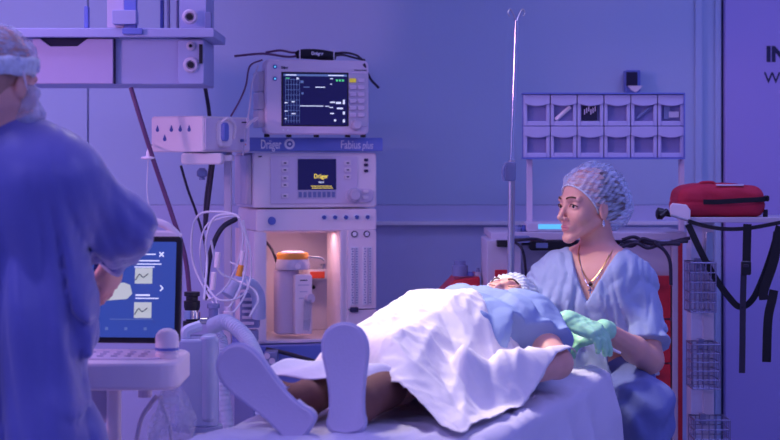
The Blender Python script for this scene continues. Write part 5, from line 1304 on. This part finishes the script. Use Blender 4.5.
wb += chain([shL, elL], [.046, .041], .03)+chain([elL, elL+(wrL-elL)*.35, wrL], [.040, .040, .025], .02)
dL = Vector((.84, -.16, -.34)); nL = Vector((.30, -.40, .86)); dR = Vector((-.85, .10, -.30)); nR = Vector((-.1, -.45, .85))
HCL = ((.52, .40, .22), (.50, .42, .22), (.52, .42, .25), (.58, .45, .25)); HCR = ((.3, .5, .3), (.35, .5, .3), (.4, .5, .3), (.45, .5, .3))
hL, tipsL = hand_prims(wrL, dL, nL, -1, curls=HCL, s=1.04, spread=.015); hR, tipsR = hand_prims(wrR, dR, nR, 1, curls=HCR, s=1.0)
wb += hL+hR
hipL, hipR = T3(-.09, .0, .63), T3(.09, .0, .63)
knL, knR = A3(W(603, 414, 5.86)), A3(W(645, 408, 5.68)); ftL, ftR = A3((knL[0]-.02, knL[1]+.05, .09)), A3((knR[0]+.01, knR[1]+.03, .09))
wb += chain([hipL, knL, ftL], [.085, .058, .04], .04)+chain([hipR, knR, ftR], [.085, .058, .04], .04)
for ft in (ftL, ftR): wb += chain([ft+A3((0, .03, -.045)), ft+A3((-.03, -.15, -.055))], [.038, .030], .02)
f_ = field_for(wb, .0075, fine=(HW_-A3((.13, .14, .13)), HW_+A3((.13, .14, .15))), hf=.0026)
woman = sdf_obj('person', f_, [M['skin'], M['lips']], None, pick=lip_pick(HW_, RW, SW))
tag(woman, 'seated woman in blue scrubs and bouffant cap looking left, holding the patient hand', 'person')
eyes(woman, HW_, RW, SW)
# gloves
for (hp_, wr_, el_, nm) in ((hL, wrL, elL, 0), (hR, wrR, elR, 1)):
    cu = wr_+(el_-wr_)*(.16 if nm == 0 else .04)
    gp_ = hp_+chain([wr_, cu], [.028, .031], .012)
    f_ = field_for(gp_, .0035, inf=.0028)
    f_.disp(lambda x, y, z: .0012*np.sin(x*170+2*np.sin(z*120))*np.sin(y*150+z*90))
    a_ = (el_-wr_)/np.linalg.norm(el_-wr_)
    f_.cut(lambda x, y, z: (x-cu[0])*a_[0]+(y-cu[1])*a_[1]+(z-cu[2])*a_[2]-.018)
    g_ = sdf_obj('glove', f_, M['glove'], woman)
# scrub top
gw = chain([T3(-.09, .0, .985), T3(.09, .0, .985)], [.095, .095], .05)+chain([T3(-.06, .015, .98), T3(-.07, .02, .70)], [.115, .115], .07)+chain([T3(.06, .015, .98), T3(.07, .02, .70)], [.115, .115], .07)
gw += [prim_cone(nb_+A3((0, 0, -.01)), T3(-.13, 0, 1.015), .058, .052, .05), prim_cone(nb_+A3((0, 0, -.01)), T3(.13, 0, 1.015), .058, .052, .05)]
gw += chain([T3(-.07, .01, .66), T3(.07, .01, .66)], [.135, .135], .07)+[prim_ell(T3(-.065, .085, .93), (.06, .055, .06), None, .05), prim_ell(T3(.065, .085, .93), (.06, .055, .06), None, .05)]
hmR = shR+(elR-shR)*.90; hmL = shL+(elL-shL)*.92
gw += chain([shR+A3((-.008, 0, -.01)), hmR], [.058, .074], .05)+chain([shL+A3((.008, 0, -.012)), hmL], [.058, .080], .05)
f_ = field_for(gw, .0055, pad=.05)
def wfold(x, y, z):
    la = (x-tc[0])*TR.x+(y-tc[1])*TR.y
    a = np.sin(la*62+z*16+2.3*np.sin(z*15+la*9)); b = np.sin(z*48-np.abs(la)*58+1.5*np.sin(la*21)+x*8); c_ = np.sin(z*30+la*36+2*np.sin(z*9))
    low = np.clip((1.03-z)/.25, 0, 1); slv = np.clip((np.abs(la)-.12)/.06, 0, 1)
    fw = (x-tc[0])*TF.x+(y-tc[1])*TF.y
    return .0105*(.25+.75*low)*creases(la*12, fw*4, z*3.6+np.abs(la)*7, 31, sharp=.75)*(1-.3*slv)+.0070*slv*np.clip((1.06-z)/.10, .25, 1)*creases(la*5+z*3, fw*5, z*9+la*5, 32, sharp=1.)+.0035*creases(la*20, fw*8, z*9+la*8, 33, sharp=.8)
f_.disp(wfold)
ZV = ZC-(300-HY)/300
def vneck(x, y, z):
    la = (x-nb_[0])*TR.x+(y-nb_[1])*TR.y-.0; fw = (x-nb_[0])*TF.x+(y-nb_[1])*TF.y
    wd = .082*np.clip((z-ZV)/.175, 0, 1.25)**.9-.002
    a = np.minimum((wd-np.abs(la+.012*np.clip((1.1-z)/.2, 0, 1))), fw+.012)
    b = np.minimum(.064-np.sqrt((x-nb_[0])**2+(y-nb_[1])**2), z-(1.4-268/300+.27*0-.0+.0)+0) if False else .066-np.sqrt((x-nb_[0])**2+(y-nb_[1]+.0)**2)
    b = np.minimum(b, z-1.045)
    return np.maximum(a, b)
f_.cut(vneck)
for (sh__, hm__, tl) in ((shR, hmR, (0, 0, -.25)), (shL, hmL, (0, 0, 0))):
    ax_ = hm__-sh__+A3(tl)*0; ax_ = ax_/np.linalg.norm(ax_)
    def hc(x, y, z, a=ax_, h=hm__):
        d1 = (x-h[0])*a[0]+(y-h[1])*a[1]+(z-h[2])*a[2]+.026; nr = np.sqrt((x-h[0])**2+(y-h[1])**2+(z-h[2])**2)
        return np.where(nr < .14, d1, -1.)
    f_.cut(hc)
    # hollow of the sleeve around the arm
top = sdf_obj('scrub_top', f_, M['scrub'], woman)
# V neck facing band
def surf(z, sgn, k=0):
    wd = .082*np.clip((z-ZV)/.175, 0, 1.25)**.9; return wd*sgn
# trousers
tp = chain([hipL, knL, ftL+A3((0, 0, .04))], [.105, .078, .07], .05)+chain([hipR, knR, ftR+A3((0, 0, .04))], [.110, .082, .07], .05)+chain([hipL, hipR], [.125, .125], .06)
f_ = field_for(tp, .007, pad=.03)
f_.disp(lambda x, y, z: .006*np.sin(z*55+x*30+2.5*np.sin(x*22+y*15))+.004*np.sin(x*60+y*40))
f_.cut(lambda x, y, z: .07-z)
sdf_obj('trousers', f_, M['scrub2'], woman)
for ft in (ftL, ftR):
    sp_ = chain([ft+A3((0, .035, -.045)), ft+A3((-.03, -.155, -.052))], [.044, .036], .02); f_ = field_for(sp_, .006); f_.cut(lambda x, y, z: .002-z); sdf_obj('clog', f_, M['plas'], woman)
# hair under the translucent cap, cap with elastic edge
hr = [prim_ell(wl_((0, -.028, .042)), A3((.078, .094, .084))*SW, RW, .02), prim_ell(wl_((0, -.082, .018)), A3((.058, .055, .060))*SW, RW, .02)]
f_ = field_for(hr, .005)
def planecut(c, Rm, s, pt, n):
    p0 = A3(c)+s*(A3(pt) @ Rm); n_ = A3(n) @ Rm; n_ = n_/np.linalg.norm(n_)
    return lambda x, y, z: (x-p0[0])*n_[0]+(y-p0[1])*n_[1]+(z-p0[2])*n_[2]
f_.cut(planecut(HW_, RW, SW, (0, .068, .068), (0, .75, -.62)))
f_.disp(lambda x, y, z: .002*np.sin(z*260+x*60))
sdf_obj('hair', f_, M['hair'], woman)
cw = [prim_ell(wl_((0, -.026, .052)), A3((.091, .110, .095))*SW, RW, .02), prim_ell(wl_((0, -.090, .010)), A3((.074, .072, .082))*SW, RW, .03)]
f_ = field_for(cw, .0042, pad=.03)
def pleat(c, Rm, s, n=34, a=.0035):
    def fn(x, y, z):
        q = [(x-c[0])*Rm[i][0]+(y-c[1])*Rm[i][1]+(z-c[2])*Rm[i][2] for i in range(3)]
        an = np.arctan2(q[0], q[1]*.62+q[2]*.78); return a*np.sin(an*n+3*np.sin(q[1]*30))+a*.8*np.sin(q[0]*55+q[1]*70+3*np.sin(q[2]*40))
    return fn
f_.disp(pleat(HW_, RW, SW)); f_.cut(planecut(HW_, RW, SW, (0, .074, .066), (0, .75, -.64)))
capo = sdf_obj('bouffant_cap', f_, M['cap'], woman)
n_ = A3((0, .75, -.64)); n_ /= np.linalg.norm(n_); ring = []
e1 = A3((1, 0, 0)); e2 = np.cross(n_, e1)
for k in range(33):
    a = 2*math.pi*k/32; o_ = A3((0, .074, .066)); lo, hi = 0., .35; c0 = o_+e2*(-.09 if np.dot(e2, (0, -1, -1)) < 0 else .09)
    d_ = e1*math.cos(a)+e2*math.sin(a)
    def ins(p):
        u = (p-A3((0, -.026, .052)))/A3((.089, .108, .093)); v = (p-A3((0, -.090, .010)))/A3((.072, .070, .080)); return min((u*u).sum(), (v*v).sum()) < 1
    for _ in range(20):
        m = (lo+hi)/2
        if ins(c0+d_*m): lo = m
        else: hi = m
    ring.append(wl_(c0+d_*lo))
MB().tube(ring, .0035, M['capw'], 8, smooth=2).build('elastic_edge', capo, True)
# necklace and earring
npth = []
def on_chest(lat, z):
    # march from the front towards the chest skin using the body primitives' rough radius
    return T3(lat, 0, z)
f0 = field_for([p for p in wb if True][len(head_prims(HW_, RW, SW)):][:14], .006)
def hit(lat, z, off=.004):
    x0 = A3(Vector((nb_[0], nb_[1], 0))+TR*lat+Vector((0, 0, z)))
    for k in range(80):
        p = x0+A3(TF)*(.22-.004*k); ix = [np.searchsorted(f0.ax[q], p[q]) for q in range(3)]
        if all(0 < ix[q] < len(f0.ax[q])-1 for q in range(3)) and f0.V[tuple(ix)] < 0: return p+A3(TF)*off
    return x0
npth = [hit(l, z) for l, z in ((-.058, 1.115), (-.052, 1.085), (-.034, 1.045), (-.016, 1.018), (0, 1.005), (.016, 1.018), (.034, 1.045), (.052, 1.085), (.058, 1.115))]
nk = MB().tube(npth, .0016, M['gold'], 6, smooth=5).build('necklace', woman, True)
pd = Vector(hit(0, .995, .008)); MB().lathe(pd, (0, -1, 0), [(-.004, .004), (0, .007), (.004, .004)], M['iris'], 14).build('pendant', nk, True)
pd = Vector(hit(0, .972, .008)); m_ = MB(); m_.box(pd, (.004, .003, .026), M['chrome']); m_.box(pd+Vector((0, 0, .004)), (.014, .003, .004), M['chrome']); m_.build('cross', nk, True)
MB().tube([hit(l, z, .005) for l, z in ((-.05, 1.09), (-.026, 1.025), (0, .985), (.026, 1.025), (.05, 1.09))], .0011, M['chrome'], 6, smooth=5).build('chain', nk, True)
er = Vector(wl_((-.076, .0, -.038)) if False else wl_((.076, .0, -.038)))
er = Vector(min((wl_((.077, .0, -.038)), wl_((-.077, .0, -.038))), key=lambda p: p[1]))
MB().lathe(er, (0, 0, -1), [(0, .002), (.010, .0045), (.016, .006), (.022, .002)], M['chrome'], 12).build('earring', woman, True)
# cannula held at the finger tips
t_ = Vector(tipsL[0]); tag(MB().cyl(t_+Vector((.004, -.016, .0)), t_+Vector((.035, -.020, -.014)), .0055, M['plas'], .004, n=12).build('cannula'), 'small white plastic cannula tip at the mint gloved fingers', 'cannula')
# stool
stl = empty('stool', (float(tc[0]+.04), float(tc[1]+.05), 0), 0, 'round stool the woman in scrubs sits on', 'stool')
MB().lathe((0, 0, .44), (0, 0, 1), [(0, .16), (.02, .18), (.055, .18), (.075, .16), (.078, .02)], M['black'], 36).build('seat', stl)
MB().cyl((0, 0, .10), (0, 0, .44), .025, M['chrome']).build('column', stl)
for k in range(5):
    a = 2*math.pi*k/5+.2; e = Vector((math.cos(a)*.26, math.sin(a)*.26, .065)); lg = MB().cyl((0, 0, .11), e, .016, M['chrome'], .012).build('leg', stl)
    MB().cyl(e+Vector((-.012, 0, -.035)), e+Vector((.012, 0, -.035)), .028, M['rubber'], n=16).build('caster', lg)

# ================================================================ gowned man seen from behind
DMN = 4.25; KM_ = F/DMN
HM = A3(W(-4, 84, 4.20)); SM = 1.06
RM = rotm((.42, .88, -.22), (.06, .20, 1)); ml_ = lambda p: HM+SM*(A3(p) @ RM)
mb_ = head_prims(HM, RM, SM)
cx_ = float(W(-4, 0, DMN).x)
def MP(lat, fw, z): return A3((cx_+lat*.985+fw*.17, DMN+fw*.985-lat*.17, z))
nk_ = MP(0, -.01, 1.455)
mb_ += [prim_cone(ml_((0, -.03, -.04)), nk_, .062, .066, .03)]
mb_ += chain([MP(-.14, 0, 1.35), MP(.14, 0, 1.35)], [.085, .085], .06)+[prim_cone(nk_, MP(-.13, 0, 1.38), .06, .06, .06), prim_cone(nk_, MP(.13, 0, 1.38), .06, .06, .06)]
for s_ in (-1, 1): mb_ += chain([MP(s_*.08, 0, 1.34), MP(s_*.07, .01, 1.05)], [.12, .11], .06)
shm = MP(.185, .01, 1.35); elm = A3(W(119, 228, 4.34)); wrm = A3(W(113, 255, 4.60))
mb_ += chain([shm, elm], [.058, .050], .03)+chain([elm, wrm], [.048, .030], .02)
shn = MP(-.19, .01, 1.41); eln = MP(-.26, .06, 1.13); wrn = MP(-.16, .26, 1.10)
mb_ += chain([shn, eln, wrn], [.058, .048, .030], .03)
hm1, _ = hand_prims(wrm, (-.12, .35, -.75), (.75, -.55, .1), 1, curl=(.25, .35, .25), s=1.05); hm2, _ = hand_prims(wrn, (.5, .8, -.2), (0, -.1, 1), 1, s=1.05); mb_ += hm1+hm2
for s_ in (-1, 1):
    mb_ += chain([MP(s_*.09, .0, .93), MP(s_*.10, .01, .50), MP(s_*.10, .0, .10)], [.10, .065, .045], .04)+chain([MP(s_*.10, -.02, .05), MP(s_*.11, .17, .04)], [.042, .034], .02)
f_ = field_for(mb_, .010, fine=(HM-.13, HM+.15), hf=.0032)
man = sdf_obj('person', f_, [M['skin'], M['lips']], None, pick=lip_pick(HM, RM, SM))
tag(man, 'gowned man with bouffant cap seen from behind at the left edge, reaching to the screen', 'person')
eyes(man, HM, RM, SM)
g = chain([MP(-.14, -.0, 1.345), MP(.14, -.0, 1.345)], [.095, .095], .06)+[prim_cone(nk_+A3((0, 0, -.01)), MP(-.14, 0, 1.37), .080, .070, .06), prim_cone(nk_+A3((0, 0, -.01)), MP(.14, 0, 1.37), .080, .070, .06)]
for s_ in (-1, 1): g += chain([MP(s_*.09, 0, 1.34), MP(s_*.085, .01, 1.05), MP(s_*.09, .01, .70), MP(s_*.11, .01, .34)], [.135, .135, .145, .16], .08)
g += chain([shm, elm, elm+(wrm-elm)*.86], [.074, .074, .060], .05)+chain([shn, eln, eln+(wrn-eln)*.85], [.082, .072, .055], .05)
f_ = field_for(g, .0085, pad=.05)
def mfold(x, y, z):
    la = x-cx_; low = np.clip((1.38-z)/.30, 0, 1); arm = np.clip((la-.17)/.05, 0, 1)
    a = np.sin(la*34+2.0*np.sin(z*4.2+.5)+z*3); b = np.sin(la*70+z*9+2*np.sin(z*7)); d = np.sin(z*38+x*22+2*np.sin(x*17))
    e = np.sin((la*.9+z*1.1)*26+1.5*np.sin(z*11))
    return .028*(.05+.95*low)*creases(la*8+z*1.3, (y-4.2)*3, z*1.0, 41, sharp=.8)*(1-.7*arm)+.0035*low*creases(la*14+z*2, y*5, z*2.0, 42, sharp=1.)+.010*arm*low*creases(la*4+z*3, y*4, z*7+la*6, 43, sharp=1.)
f_.disp(mfold)
aa = (wrm-elm)/np.linalg.norm(wrm-elm); hh = elm+(wrm-elm)*.80
f_.cut(lambda x, y, z: np.where(np.sqrt((x-hh[0])**2+(y-hh[1])**2+(z-hh[2])**2) < .13, (x-hh[0])*aa[0]+(y-hh[1])*aa[1]+(z-hh[2])*aa[2], -1.))
f_.cut(lambda x, y, z: .30-z)
f_.cut(lambda x, y, z: np.minimum(.070-np.sqrt((x-nk_[0])**2+(y-nk_[1]-.01)**2), z-1.445))
gownm = sdf_obj('surgical_gown', f_, M['gown'], man)
MB().tube([nk_+A3((math.cos(a)*.078, math.sin(a)*.078+.01, -.002+.012*math.sin(a))) for a in np.linspace(0, 2*math.pi, 20)], .005, M['gown'], 8, smooth=2).build('neck_band', gownm, True)
lt_ = MB()
for s_ in (-1, 1): lt_.tube([MP(s_*.10, .0, .5), MP(s_*.10, .0, .08)], .075, M['scrub2'], 16, smooth=4)
lt_.build('trousers', man, True)
for s_ in (-1, 1):
    f_ = field_for(chain([MP(s_*.10, -.03, .05), MP(s_*.11, .18, .045)], [.050, .042], .02), .007); f_.cut(lambda x, y, z: .002-z); sdf_obj('clog', f_, M['plas'], man)
hr = [prim_ell(ml_((0, -.020, .040)), A3((.076, .092, .086))*SM, RM, .02), prim_ell(ml_((0, -.060, -.025)), A3((.058, .045, .045))*SM, RM, .03)]
f_ = field_for(hr, .006); f_.cut(planecut(HM, RM, SM, (0, .060, .070), (0, .9, -.45))); f_.cut(planecut(HM, RM, SM, (0, -.05, -.055), (0, .1, -1)))
sdf_obj('hair', f_, M['hairm'] if 'hairm' in M else M['hair'], man)
cm = [prim_ell(ml_((0, -.012, .050)), A3((.088, .108, .080))*SM, RM, .02)]
f_ = field_for(cm, .005, pad=.03); f_.disp(pleat(HM, RM, SM, 30, .0022)); f_.cut(planecut(HM, RM, SM, (0, 0, .022), (0, .25, -1)))
cpo = sdf_obj('bouffant_cap', f_, M['capm'] if 'capm' in M else M['cap'], man)
bnd = MB(); vs = []
N_ = 44
for zz, rr_ in ((-.008, .084), (.002, .088), (.022, .092), (.034, .091)):
    for k in range(N_):
        a = 2*math.pi*k/N_; p = A3((rr_*.98*math.cos(a), -.010+rr_*1.14*math.sin(a), zz+.020+.25*rr_*math.sin(a)+.002*math.sin(9*a))); vs.append(ml_(p))
bnd.add(vs, [[j*N_+i, j*N_+(i+1) % N_, (j+1)*N_+(i+1) % N_, (j+1)*N_+i] for j in range(3) for i in range(N_)], M['capw'])
bb = bnd.build('cap_band', cpo, True, ang=80); q = bb.modifiers.new('thick', 'SOLIDIFY'); q.thickness = .003
# face mask, its edge stands off the cheek
f_ = field_for([prim_ell(ml_((0, .075, -.055)), A3((.074, .058, .062))*SM, RM, .02), prim_cone(ml_((.066, .03, -.02)), ml_((.056, .04, -.10)), .028, .026, .03)], .005, pad=.02)
f_.disp(lambda x, y, z: .003*np.sin(z*120))
f_.cut(planecut(HM, RM, SM, (0, .010, 0), (0, -1, 0)))
mk = sdf_obj('face_mask', f_, M['mask'], man)
MB().tube([ml_(p) for p in ((.074, .02, -.02), (.086, -.01, .0), (.084, -.02, .02))], .0025, M['plas']).build('ear_loop', mk, True)
